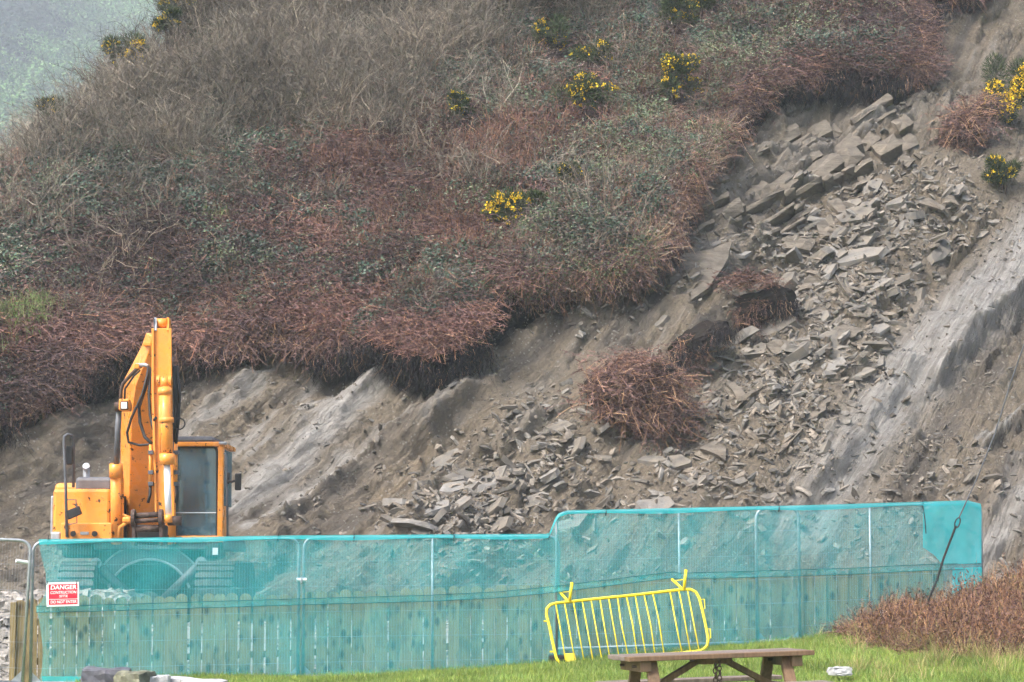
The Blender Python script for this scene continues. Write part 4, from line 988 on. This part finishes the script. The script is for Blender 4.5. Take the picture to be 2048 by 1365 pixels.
MB().tube([at(1846, 1012, 34.6), at(1850, 1040, 34.6), at(1852, 1068, 34.6)], .006, 4).build('loose_tie', M['black'], nt1)

# ------------------------------------------------------------------ danger sign
n_ = NT('sign_red'); M['red'] = n_.fin((.62, .02, .05), .4, 0, .4)
n_ = NT('sign_white'); M['swhite'] = n_.fin((.82, .82, .82), .4, 0, .4)
S0 = at(93, 1214, 31.83); sx = (at(158, 1214, 31.83) - S0).x; sz = (at(93, 1166, 31.83) - S0).z
sg = thing('danger_sign', 'red and white danger sign fixed to the turquoise netting', 'sign', S0); sg.rotation_euler = (0, R(-1.5), 0)
def local(b, name, m, parent, bevel=0): o = b.build(name, m, None, bevel); o.parent = parent; return o
local(MB().box((0, 0, 0), (sx, .006, sz)), 'board', M['swhite'], sg, .002)
b_ = .045
for z0, z1 in ((.075, .285), (.315, .925)): local(MB().box((b_ * sx + .01, -.003, z0 * sz), (sx * (1 - b_), -.0005, z1 * sz)), 'red_field', M['red'], sg)
def letters(txt, cxf, czf, hf, wf_, shear=0.0, off=.0):
    cu_ = bpy.data.curves.new('lettering', 'FONT'); cu_.body = txt; cu_.align_x = 'CENTER'; cu_.align_y = 'CENTER'; cu_.size = 1; cu_.offset = off; cu_.shear = shear; cu_.extrude = .01
    o = bpy.data.objects.new('lettering', cu_); COL.objects.link(o); bpy.context.view_layer.update(); w0, h0 = o.dimensions.x, o.dimensions.y
    me_ = bpy.data.meshes.new_from_object(o); bpy.data.objects.remove(o); o = link('lettering', me_)
    o.parent = sg; o.scale = (wf_ * sx / w0, hf * sz / h0, .1); o.rotation_euler = (R(90), 0, 0); o.location = (cxf * sx, -.0045, czf * sz); me_.materials.clear(); me_.materials.append(M['swhite'])
letters('DANGER', .52, .785, .185, .80, .1, .02); letters('CONTRUCTION', .52, .575, .115, .80, .12, .015); letters('SITE', .52, .42, .105, .27, .12, .015); letters('DO NOT ENTER', .52, .18, .125, .80, .12, .015)
MB().tube([at(96, 1163, 31.8), at(95, 1170, 31.8)], .006, 5).build('cable_tie', M['black'], sg); MB().tube([at(155, 1163, 31.8), at(154, 1171, 31.8)], .006, 5).build('cable_tie', M['black'], sg)

# ------------------------------------------------------------------ yellow crowd barrier leaning upside down on the netting
C4 = lambda x_, y_: (1060 + x_ / 3.303, 980 + y_ / 3.303)
def bp(x_, y_, extra=0.0): u_, v_ = C4(x_, y_); return at(u_, v_, 32.62 + .42 * (1150 - y_) / 500.0 + extra)
yb = thing('crowd_barrier', 'yellow steel crowd barrier leaning feet up against the netting', 'barrier', bp(600, 1140))
fr = [bp(*p) for p in ((170,750),(400,725),(700,695),(1000,660),(1060,658),(1095,675),(1118,715),(1140,800),(1162,900),(1178,985),(1170,1030),(1145,1058),(1100,1068),(900,1085),(600,1118),(350,1152),(240,1160),(200,1148),(175,1115),(150,1010),(128,900),(108,820),(112,785),(135,760))]
MB().tube(fr, .021, 8, True).build('frame', M['yellow'], yb, shade=True)
tx = [170,228,287,345,403,462,520,578,637,695,753,811,925,983,1040]; bx_ = [240,300,360,418,477,530,592,652,712,768,827,886,1005,1060,1118]
for i, (a, b) in enumerate(zip(tx, bx_)):
    yt = 752 - (a - 170) * .105; yb_ = 1158 - (b - 240) * .105; k = rr(.35, .6); ja = rr(-9, 9) if i in (7, 8, 10, 11, 12, 13) else rr(-2, 2)
    MB().tube([bp(a, yt), bp(a + (b - a) * k + ja, yt + (yb_ - yt) * k), bp(b, yb_)], .0095, 6).build('bar', M['yellow'], yb, shade=True)
for (a, b, c) in (((262, 735), (278, 612), (190, 668)), ((1018, 655), (1031, 528), (938, 592))):
    b1 = MB().tube([bp(*a, -.02), bp(*b, -.10)], .021, 8); b1.build('foot', M['yellow'], yb, shade=True); b2 = MB().tube([bp(a[0] - 12, a[1], .02), bp(*c, .22)], .019, 8); b2.build('foot', M['yellow'], yb, shade=True)
    MB().tube([bp(b[0] - 2, (b[1] + c[1]) / 2 + 30, -.06), bp(c[0] + 20, c[1] + 10, .18)], .006, 5).build('foot_brace', M['yellow'], yb)
    e = bp(*b, -.10); MB().tube([e + Vector((0, 0, -.006)), e + Vector((0, 0, .006))], .018, 8).build('foot_end', M['rust'], yb)
for (x_, y_) in ((1128, 725), (1166, 920)): MB().tube([bp(x_, y_), bp(x_ + 24, y_ - 2), bp(x_ + 28, y_ + 60), bp(x_ + 6, y_ + 64)], .008, 6).build('hook', M['yellow'], yb)
for (x_, y_) in ((112, 868), (152, 1070)): MB().tube([bp(x_, y_), bp(x_ - 22, y_)], .012, 6).build('peg', M['yellow'], yb)
MB().prism([bp(232, 1082), bp(295, 1080), bp(305, 1130), bp(242, 1136)], (0, .006, 0)).build('name_plate', M['yellow'], yb)

# ------------------------------------------------------------------ picnic table
tb = thing('picnic_table', 'brown wooden picnic table with a chain hanging under its top', 'table', (1.9, 21.9, -1.44)); zt = at(1425, 1306, 21.8).z
ang = R(13); tb.rotation_euler = (0, R(-1.6), ang); tb.location = (1.80, 21.85, zt - .75)
L2 = .86
def tl_(b, name, m, bev=.006, **k): o = b.build(name, m, None, bev, **k); o.parent = tb; return o
for i in range(5):
    y = -.36 + i * .146; e = rr(-.008, .008); tl_(MB().box((-L2 + e, y, .71 + rr(-.002, .002)), (L2 + e, y + .138, .752)), 'plank', M['table_top'] if i else M['table_wood'])
for x_ in (-.70, .70):
    tl_(MB().box((x_ - .05, -.33, .615), (x_ + .05, .33, .708)), 'cross_bearer', M['table_wood'])
    tl_(MB().box((x_ - .045, -.75, .37), (x_ + .045, .75, .455)), 'seat_bearer', M['table_wood'])
    for s in (-1, 1):
        tl_(MB().beam((x_ + .075 * (1 if x_ < 0 else -1), s * .22, .70), (x_ + .075 * (1 if x_ < 0 else -1), s * .62, -.02), .05, .10, (1, 0, 0)), 'leg', M['table_wood'])
        tl_(MB().tube([(x_ - .09, s * .2, .66), (x_ + .09, s * .2, .66)], .012, 6), 'bolt', M['rust'], 0)
    tl_(MB().beam((x_ * .90, 0, .41), (x_ * .13, 0, .70), .05, .085, (0, 1, 0)), 'brace', M['table_wood'])
tl_(MB().box((-.14, -.2, .655), (.14, .2, .708)), 'centre_batten', M['table_wood'])
for s in (-1, 1):
    for i in range(2): tl_(MB().box((-L2, s * .68 + (i - .5) * .15 - .068, .458), (L2, s * .68 + (i - .5) * .15 + .068, .495)), 'seat_plank', M['table_top'])
for i in range(11):
    z = .64 - i * .042; b = MB(); pts = [(.018 * math.cos(a), 0, .027 * math.sin(a)) for a in [2 * math.pi * k / 10 for k in range(10)]]
    pts = [((p[0], 0, p[2]) if i % 2 else (0.004, p[0], p[2])) for p in pts]; off = -.02
    for dx in (-.012, .028):
        b = MB().tube([(p[0] + off + dx, p[1] - .22, p[2] + z + (.02 if dx > 0 else 0)) for p in pts], .0065, 5, True); tl_(b, 'chain_link', M['rust'], 0)

# ------------------------------------------------------------------ stay wire at the right
gw = thing('stay_wire', 'black steel stay wire with a shackle running down into the dead bracken', 'wire', at(1856, 1200, 33.6))
MB().tube([at(u_, v_, D) for u_, v_, D in ((2300, 60, 31.2), (2120, 505, 32.4), (2048, 690, 32.8), (2020, 770, 32.95), (1990, 868, 33.1), (1955, 955, 33.25), (1918, 1036, 33.4))], .0105, 6).build('cable', M['grey_steel'], gw)
MB().tube([at(1912, 1052, 33.42), at(1888, 1115, 33.5), at(1874, 1160, 33.56), at(1852, 1212, 33.62)], .017, 6).build('anchor_rod', M['black'], gw)
c = at(1915, 1046, 33.41); MB().tube([c + Vector((.035 * math.cos(a) + .02 * math.sin(a), 0, .07 * math.sin(a))) for a in [2 * math.pi * k / 12 for k in range(12)]], .010, 6, True).build('shackle', M['black'], gw)

# ------------------------------------------------------------------ boulders and stray stones in front
def boulder(name, label, cu, cv, D, sx_, sy_, sz_, seed, m, rz=0, ry=0):
    import bmesh
    bm = bmesh.new(); bmesh.ops.create_cube(bm, size=1); bmesh.ops.subdivide_edges(bm, edges=bm.edges, cuts=7, use_grid_fill=True)
    for v_ in bm.verts:
        p = v_.co; r_ = p.length; e = .62; p = p * (1 - .25 * max(0, r_ - .6)); k = 1 + .22 * float(fbm(np.array(p.x * 3 + seed), np.array(p.y * 3 + p.z * 4.1), seed, 3)); v_.co = Vector((p.x * sx_ * k, p.y * sy_ * k, p.z * sz_ * k))
    me = bpy.data.meshes.new(name); bm.to_mesh(me); bm.free(); me.materials.append(m)
    o = link(name, me); o['label'] = label; o['category'] = 'boulder'; o.location = at(cu, cv, D); o.rotation_euler = (0, ry, rz); return o
M['dark_slate'] = simple('wet_dark_slate', (.10, .10, .115), .5, 0, .45, 9, .4); M['moss_rock'] = simple('mossy_stone', (.16, .16, .11), .85, 0, .5, 7)
boulder('boulder', 'dark blue grey slate boulder at the bottom left below the danger sign', 212, 1380, 29.5, .58, .5, .50, 1, M['dark_slate'], .1)
boulder('boulder', 'mossy brown boulder between the dark slate and the pale stones', 268, 1380, 29.2, .36, .45, .42, 2, M['moss_rock'], -.3)
boulder('boulder', 'blue grey angular boulder left of the long pale stone', 308, 1385, 29.4, .34, .4, .40, 3, M['pale_rock'], .3)
boulder('boulder', 'long pale flat boulder at the bottom edge in front of the boards', 385, 1390, 29.6, .75, .5, .38, 4, M['pale_rock'], -.1, .06)
boulder('boulder', 'flat grey stone lying in the grass right of the picnic table', 1679, 1343, 28.5, .24, .25, .10, 5, M['pale_rock'], .2)
boulder('boulder', 'small mauve stone by the foot of the last fence panel', 1769, 1228, 33.6, .10, .12, .10, 6, M['pale_rock'])

# ------------------------------------------------------------------ lawn and the bracken mound in front of the fence
def lawn_pts(n, x0, x1, y0f, y1f):
    x = rng.uniform(x0, x1, n); fy = fence_y(x); y = fy + rng.uniform(y0f, y1f, n); return x, y
def mound(x, y):
    u, v = project(x, y, ground_z(x, y)); edge = np.interp(u, [1500, 1640, 1720, 1800, 1900, 2048, 2300], [1265, 1275, 1300, 1318, 1325, 1338, 1345])
    return smooth((edge - v + 14 * fbm(x * 2, y * 2, 7, 3)) / 22) * smooth((u - 1600) / 130)
x, y = lawn_pts(42000, -5.5, 9.5, -7.2, .35); k = rng.random(len(x)) > mound(x, y) * .8; x, y = x[k], y[k]
k = rng.random(len(x)) < .55 + .6 * fbm(x * 1.1, y * 1.1, 91, 3) + .25; x, y = x[k], y[k]; n = len(x); tone = .85 + .45 * fbm(x * .9, y * .9, 92, 3) + rng.uniform(-.15, .15, n); yel = rng.uniform(-.05, .28, n)
scatter('grass', SRC['grass'], np.stack([x, y, ground_z(x, y) - .005], 1), tilt_rot(n, rng.uniform(-.15, .2, n), rng.uniform(-3, 3, n)), rng.uniform(.6, 1.25, n), np.stack([tone * (1.0 + yel), tone, tone * (1 - yel)], 1).clip(.3, 2), 'short green grass in front of the fence', 'grass')
x, y = lawn_pts(9000, 3.6, 10.5, -7.5, .25); k = rng.random(len(x)) < mound(x, y) * .36 * smooth((fbm(x * 1.4, y * 1.4, 95, 3) + .55) / .5); x, y = x[k], y[k]; n = len(x); tone = rng.uniform(.75, 1.35, n)
kk = rng.random(n) < .62
scatter('mound_bracken', SRC['bracken'], np.stack([x, y, ground_z(x, y)], 1)[kk], tilt_rot(kk.sum(), rng.uniform(0, .5, kk.sum()), rng.uniform(-3, 3, kk.sum())), rng.uniform(.22, .5, kk.sum()), np.stack([tone * 1.2, tone * 1.05, tone * .85], 1)[kk], 'dead brown bracken mound in front of the fence end', 'bracken')
kk = ~kk & (rng.random(n) < .8)
scatter('mound_stems', SRC['upright'], np.stack([x, y, ground_z(x, y)], 1)[kk], tilt_rot(kk.sum(), rng.uniform(0, .4, kk.sum()), rng.uniform(-3, 3, kk.sum())), rng.uniform(.3, .75, kk.sum()), np.stack([tone * 1.1, tone, tone * .82], 1)[kk], 'thin dry stems standing in the bracken mound', 'stems')
x, y = lawn_pts(3000, 3.0, 9.5, -6, .2); m_ = mound(x, y); k = rng.random(len(x)) < (.9 * np.exp(-((m_ - .4) / .3) ** 2) + .28 * m_) * smooth((x - 3.6) / 1.0); x, y = x[k], y[k]; n = len(x); tone = rng.uniform(.8, 1.3, n)
scatter('dry_grass', SRC['drygrass'], np.stack([x, y, ground_z(x, y)], 1), tilt_rot(n, rng.uniform(-.1, .4, n), rng.uniform(-3, 3, n)), rng.uniform(.4, .85, n), np.stack([tone] * 3, 1), 'long straw coloured grass at the edge of the bracken mound', 'grass')
# ------------------------------------------------------------------ excavator
GX = at(282, 1245, 39.0)
ex = thing('excavator', 'orange tracked excavator facing the fence with its arm folded down', 'excavator', GX)
E = lambda b, name, m, parent=None, bevel=0, shade=False: b.build(name, m, parent or ex, bevel, shade)
OR = M['orange']
# tracks
def track(u0, u1):
    a = at(u0, 1245, 37.4); c = at(u1, 1125, 37.4); r_ = (c.z - a.z) / 2; prof = []
    for i in range(13): an = -math.pi/2 - math.pi * i / 12; prof.append((37.4 + r_ + r_ * math.cos(an), a.z + r_ + r_ * math.sin(an)))
    for i in range(13): an = math.pi/2 - math.pi * i / 12; prof.append((41.0 - r_ + r_ * math.cos(an), a.z + r_ + r_ * math.sin(an)))
    o = E(MB().prism([(a.x + .03, y, z) for y, z in prof], (c.x - a.x - .06, 0, 0)), 'track', M['trackm'])
    for i in range(11):
        an = -math.pi/2 - math.pi * (i + .5) / 11; y = 37.4 + r_ + r_ * math.cos(an); z = a.z + r_ + r_ * math.sin(an); nrm = Vector((0, math.cos(an), math.sin(an)))
        MB().beam((a.x, y, z), (c.x, y, z), .085, .05, nrm).build('track_shoe', M['trackm'], o, .006)
    for k in range(9):
        y = 38.0 + k * .28; MB().beam((a.x, y, c.z), (c.x, y, c.z), .18, .04).build('track_shoe', M['trackm'], o, .006)
track(112, 187); track(388, 466)
# undercarriage frame between the tracks
arc = lambda r_, a0, a1, n, D: [at(298 + r_ * math.cos(a), 1205 - r_ * math.sin(a), D) for a in [a0 + (a1 - a0) * i / n for i in range(n + 1)]]
E(MB().loft([[at(298 + r_ * math.cos(a), 1205 - r_ * math.sin(a), D) for r_, D in ((86, 38.2), (118, 38.2), (118, 38.9), (86, 38.9))] for a in [R(22) + R(136) * i / 24 for i in range(25)]]), 'undercarriage_frame', M['grey_steel'])
E(MB().tube(arc(86, R(20), R(160), 24, 38.18), .022, 6), 'frame_edge', M['galv']); E(MB().tube(arc(118, R(20), R(160), 24, 38.18), .018, 6), 'frame_edge', M['galv'])
for a, b in (((192, 1130), (270, 1200)), ((402, 1128), (328, 1198))): E(MB().tube([at(*a, 38.1), at(*b, 38.3)], [.085, .07], 10), 'strut', M['grey_steel'], shade=True); E(MB().tube([at(a[0], a[1] - 3, 38.0), at(a[0], a[1] - 3, 38.2)], .09, 10), 'strut_cap', M['galv'])
E(MB().tube([at(298, 1205, 38.0), at(298, 1205, 38.6)], .17, 16), 'hub', M['trackm'])
E(MB().pbox(186, 1100, 408, 1245, 38.95, 40.6), 'carbody', M['trackm'])
# revolving deck and bodywork
E(MB().pbox(112, 1076, 448, 1100, 38.05, 41.2), 'deck', M['grey_steel'], bevel=.02)
E(MB().pbox(122, 1088, 186, 1116, 37.95, 38.6), 'step_guard', M['black'], bevel=.06)
E(MB().pbox(410, 1084, 442, 1118, 37.95, 38.6), 'side_guard', M['black'], bevel=.06)
E(MB().pbox(425, 1096, 436, 1110, 37.93, 37.945), 'data_plate', M['white'])
side = E(MB().pbox(104, 978, 221, 1078, 38.05, 40.6), 'side_housing', OR, bevel=.05)
E(MB().pbox(100, 992, 108, 1070, 38.25, 40.2), 'housing_edge', M['galv'], bevel=.02)
tbx = E(MB().pbox(121, 1046, 224, 1082, 37.72, 38.2), 'tool_box', OR, bevel=.02)
for u_ in (146, 189): MB().tube([at(u_, 1068, 37.74), at(u_, 1068, 37.66)], .045, 10).build('latch_knob', M['black'], tbx)
MB().pbox(160, 1064, 177, 1070, 37.69, 37.73).build('handle', M['galv'], tbx, .004)
E(MB().pbox(101, 1064, 121, 1082, 37.9, 38.3), 'corner_lamp', M['galv'], bevel=.03)
E(MB().pbox(222, 990, 236, 1080, 38.3, 39.2), 'hose_bay', M['black'])
E(MB().pbox(150, 954, 226, 984, 39.3, 41.0), 'engine_hood', M['grey_steel'], bevel=.06)
E(MB().pbox(106, 966, 446, 1076, 41.0, 41.9), 'counterweight', OR, bevel=.08)
E(MB().tube([at(173, 965, 40.2), at(173, 940, 40.2), at(172, 932, 40.1)], .06, 8), 'exhaust', M['galv'])
# left handrail with mirror
E(MB().tube([at(134, 1075, 37.7), at(131, 960, 37.7), at(128, 885, 37.7), at(129, 873, 37.7), at(135, 869, 37.7), at(143, 871, 37.75), at(147, 880, 37.8), at(147, 975, 37.9)], .024, 7), 'handrail', M['grey_steel'], shade=True)
E(MB().pbox(131, 892, 145, 930, 37.75, 37.85), 'mirror', M['black'], bevel=.02)
E(MB().tube([at(134, 1000, 37.65), at(152, 1000, 37.6), at(154, 1046, 37.6), at(136, 1050, 37.65)], .01, 5), 'lamp_bracket', M['grey_steel'])
o = E(MB().prism([at(133, 1022, 37.5), at(157, 1012, 37.5), at(163, 1028, 37.5), at(136, 1040, 37.5)], (0, .09, 0)), 'rear_view_lamp', M['black'], bevel=.01)
# cab
cab = E(MB().pbox(344, 884, 447, 893, 38.0, 39.7).pbox(434, 893, 447, 1082, 38.0, 38.14).pbox(342, 893, 350, 1082, 38.0, 38.14).pbox(434, 893, 447, 1082, 39.55, 39.7).pbox(342, 893, 350, 1082, 39.55, 39.7)
        .pbox(350, 1020, 434, 1082, 39.6, 39.7).pbox(342, 1072, 447, 1085, 38.0, 39.7), 'cab', OR, bevel=.015)
MB().pbox(347, 873, 430, 888, 38.05, 39.6).build('roof', M['grey_steel'], cab, .09)
MB().pbox(437, 884, 452, 889, 37.95, 38.1).build('roof_lamp', M['galv'], cab, .012)
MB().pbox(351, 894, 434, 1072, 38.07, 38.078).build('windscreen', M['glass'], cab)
wsr = [at(351, 895, 38.05), at(427, 895, 38.05), at(432, 898, 38.05), at(434, 904, 38.05), at(434, 1072, 38.05), at(351, 1072, 38.05)]
MB().tube(wsr, .022, 6, True).build('window_seal', M['black'], cab)
MB().tube([at(351, 1026, 38.04), at(433, 1026, 38.04)], .008, 5).build('screen_bar', M['white'], cab)
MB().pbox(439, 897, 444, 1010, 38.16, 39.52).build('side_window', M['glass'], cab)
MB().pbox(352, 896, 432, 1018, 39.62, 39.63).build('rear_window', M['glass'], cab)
MB().pbox(358, 1030, 420, 1068, 38.9, 39.35).pbox(366, 950, 412, 1030, 39.25, 39.38).pbox(376, 925, 402, 952, 39.27, 39.36).build('seat', M['seat'], cab, .04)
MB().pbox(350, 1030, 366, 1068, 38.4, 39.2).pbox(422, 1030, 433, 1068, 38.4, 39.2).build('console', M['black'], cab, .03)
MB().pbox(405, 968, 424, 986, 38.3, 38.34).build('monitor', M['white'], cab, .01)
E(MB().tube([at(449, 906, 37.9), at(452, 912, 37.9), at(454, 960, 37.9), at(455, 1078, 37.9)], .018, 6), 'grab_rail', M['grey_steel'], shade=True)
mr = E(MB().pbox(469, 947, 482, 981, 37.7, 37.78), 'mirror', M['black'], bevel=.02)
MB().tube([at(455, 962, 37.85), at(464, 964, 37.75), at(471, 962, 37.74)], .018, 6).build('mirror_arm', M['black'], mr)
E(MB().pbox(454, 945, 459, 968, 37.84, 37.95), 'mirror_mount', M['black'], bevel=.01)
# boom: side plate turned a little to the left, dark underside towards us
def bsec(v_, ul, um, ur, D, dep): return [at(um, v_, D), at(ur, v_, D), at(ur - 4, v_ - 6, D + dep), at(ul, v_ - 6, D + dep * .8)]
boom = E(MB().loft([bsec(1092, 238, 256, 322, 39.3, .55), bsec(1000, 240, 258, 322, 38.9, .65), bsec(900, 241, 260, 322, 38.4, .75), bsec(820, 241, 264, 322, 37.9, .75), bsec(770, 245, 272, 322, 37.5, .70), bsec(735, 264, 286, 322, 37.15, .62), bsec(700, 282, 298, 322, 36.95, .5), bsec(672, 292, 303, 322, 36.8, .36)]), 'boom', OR, bevel=.015)
E(MB().pbox(286, 684, 306, 692, 36.9, 37.2), 'boom_bracket', OR, bevel=.01)
for u_, D in ((232, 37.85), (340, 38.0)):
    c_ = E(MB().tube([at(u_ + 1, 1088, D), at(u_, 940, D - .2)], .088, 14).tube([at(u_, 955, D - .2), at(u_, 928, D - .24)], .105, 14), 'lift_cylinder', OR, shade=True)
    MB().tube([at(u_, 930, D - .23), at(u_ + 6, 822, D - .45)], .045, 10).build('piston_rod', M['grey_steel'], c_, shade=True)
E(MB().tube([at(230, 814, 37.35), at(262, 814, 37.35)], .075, 12), 'lift_pin', M['rust'])
E(MB().tube([at(245, 1080, 37.8), at(246, 960, 37.7), at(243, 945, 37.68)], .018, 6).tube([at(246, 1030, 37.75), at(262, 1036, 37.75)], .02, 6), 'cylinder_pipe', OR, shade=True)
wl = E(MB().pbox(237, 798, 258, 821, 36.95, 37.15), 'work_light', OR, bevel=.02)
MB().pbox(240, 803, 256, 820, 36.93, 36.96).build('lamp_rim', M['black'], wl, .012); MB().pbox(242, 805, 254, 818, 36.915, 36.93).build('lens', M['white'], wl, .006)
E(MB().tube([at(241, 815, 37.1), at(242, 782, 37.1), at(246, 768, 37.1), at(262, 750, 37.0), at(275, 737, 36.95), at(283, 732, 36.9)], .03, 7), 'boom_pipe', M['rust'], shade=True)
E(MB().tube([at(249, 800, 37.05), at(250, 778, 37.05), at(268, 752, 36.95), at(280, 741, 36.9)], .018, 6), 'boom_pipe', M['black'], shade=True)
E(MB().tube([at(272, 731, 36.75), at(290, 730, 36.7), at(297, 733, 36.65)], .03, 8), 'hose_fitting', M['galv'], shade=True)
E(MB().pbox(268, 728, 278, 737, 36.7, 36.85), 'pipe_clamp', OR, bevel=.008)
# stick
def ssec(v_, ul, ur, D, dep): return [at(ul, v_, D), at(ur, v_, D), at(ur, v_, D + dep), at(ul, v_, D + dep)]
stick = E(MB().loft([ssec(657, 305, 343, 36.3, .34), ssec(720, 304, 344, 36.3, .55), ssec(780, 305, 345, 36.3, .5), ssec(900, 308, 346, 36.28, .38), ssec(1046, 313, 347, 36.25, .28)]), 'stick', OR, bevel=.012)
for a, b in ((303, 309), (338, 345)): MB().loft([ssec(657, a, a + 5, 36.25, .1), ssec(780, a, a + 5, 36.25, .1), ssec(900, a + 3, a + 8, 36.23, .1), ssec(1040, a + 7, a + 11, 36.21, .1)]).build('side_flange', OR, stick, .006)
for u_ in (310.5, 335): MB().prism([at(u_ - 3, 662, 36.28), at(u_ - 3, 640, 36.32), at(u_ - 2, 635, 36.4), at(u_ + 2, 635, 36.4), at(u_ + 3, 640, 36.32), at(u_ + 3, 662, 36.28)], (0, .22, 0)).build('lug', M['galv'] if u_ < 320 else OR, stick, .01)
MB().tube([at(312, 647, 36.42), at(334, 647, 36.42)], .075, 14).build('pivot_boss', OR, stick, shade=True)
for u_ in (317, 340): MB().tube([at(u_ - 3, 763, 36.14), at(u_ + 3, 763, 36.14)], .085, 14).build('cylinder_lug', OR, stick)
bc = E(MB().tube([at(329, 755, 36.12), at(329.5, 775, 36.1)], .07, 12).tube([at(329.5, 775, 36.08), at(334, 925, 36.0)], .088, 16).tube([at(330, 778, 36.08), at(330.3, 790, 36.08)], .105, 14).tube([at(333, 836, 36.05), at(333.3, 846, 36.05)], .11, 14).tube([at(333.8, 908, 36.0), at(334.2, 930, 36.0)], .115, 14), 'bucket_cylinder', OR, shade=True)
MB().tube([at(334, 928, 36.0), at(337, 1032, 35.92)], .05, 12).build('piston_rod', M['white'], bc, shade=True)
E(MB().tube([at(320, 790, 36.1), at(319, 850, 36.06), at(321, 915, 36.02)], .016, 6), 'cylinder_pipe', OR, shade=True)
# hitch
ht = E(MB().tube([at(268, 1032, 35.95), at(324, 1029, 35.95)], .042, 10).tube([at(268, 1043, 35.92), at(324, 1040, 35.92)], .034, 10).tube([at(268, 1059, 35.95), at(322, 1057, 35.95)], .05, 10), 'quick_hitch', M['rust'], shade=True)
for u_ in (267, 322): MB().tube([at(u_ - 3.5, 1037, 35.95), at(u_ + 3.5, 1037, 35.95)], .135, 16).build('hitch_cheek', M['rust'], ht); MB().pbox(u_ - 4, 1045, u_ + 4, 1092, 35.9, 36.1).build('hitch_plate', M['rust'], ht, .01)
E(MB().tube([at(336, 1042, 35.95), at(363, 1042, 35.95)], .07, 14), 'link_pin', M['rust'], shade=True)
E(MB().tube([at(336, 1030, 35.9), at(337, 1046, 35.9)], .065, 10), 'link_eye', OR, shade=True)
E(MB().pbox(270, 1050, 330, 1090, 36.25, 36.6), 'tipping_link', M['black'], bevel=.03)
E(MB().pbox(244, 1034, 262, 1046, 37.3, 37.9), 'boom_foot_pin', OR, bevel=.03)
# hoses
for pts, r_ in (([(297,733,36.6),(294,752,36.5),(284,790,36.4),(262,838,36.4),(254,866,36.45),(257,885,36.5),(280,891,36.5),(302,889,36.3)], .020), ([(299,735,36.6),(293,770,36.5),(278,815,36.45),(280,845,36.45),(290,875,36.4),(303,887,36.3)], .026),
                ([(301,738,36.6),(298,790,36.45),(300,830,36.4),(306,858,36.3),(308,840,36.25),(312,836,36.2)], .022), ([(350,732,36.4),(352,780,36.4),(355,820,36.4),(350,885,36.4)], .022), ([(354,732,36.4),(359,790,36.4),(357,840,36.4),(352,888,36.4)], .022), ([(347,735,36.35),(349,800,36.3),(349,880,36.3)], .018)):
    E(MB().tube([at(*p) for p in pts], r_, 7), 'hose', M['black'], shade=True)
c = at(358, 848, 36.3); E(MB().tube([c + Vector((.085 * math.cos(a), .02 * math.cos(a), .085 * math.sin(a))) for a in [2 * math.pi * k / 14 for k in range(14)]], .012, 5, True), 'hose_loop', M['black'])
for ux in (301, 352):
    E(MB().tube([at(ux, 890, 36.25), at(ux - .5, 965, 36.2)], .026, 8), 'stick_pipe', OR, shade=True)
    for v_ in (905, 945, 968): E(MB().pbox(ux - 5, v_ - 4, ux + 5, v_ + 4, 36.15, 36.3), 'pipe_clamp', M['grey_steel'], bevel=.006)
    E(MB().tube([at(ux, 965, 36.2), at(ux + (2 if ux > 320 else -1), 990, 36.18), at(ux + (0 if ux > 320 else -5), 1006, 36.2)], .024, 7), 'hose', M['black'], shade=True)
E(MB().tube([at(238, 1082, 37.6), at(240, 1055, 37.5), at(256, 1044, 37.45), at(268, 1040, 37.4)], .03, 8), 'cylinder_pipe', OR, shade=True)

# ------------------------------------------------------------------ drifting mist
n_ = NT('mist'); n_.n.remove(n_.p); vol = n_.node('ShaderNodeVolumePrincipled'); vol.inputs['Color'].default_value = (.86, .93, 1, 1); vol.inputs['Density'].default_value = HAZE; vol.inputs['Anisotropy'].default_value = .1
n_.l.new(vol.outputs[0], n_.out.inputs['Volume'])
try: n_.m.cycles.homogeneous_volume = True
except Exception: pass
MB().box((-290, -14, -14), (290, 870, 262)).build('haze', n_.m, None, kind='stuff', label='thin pale mist hanging in the air over the valley', category='haze')
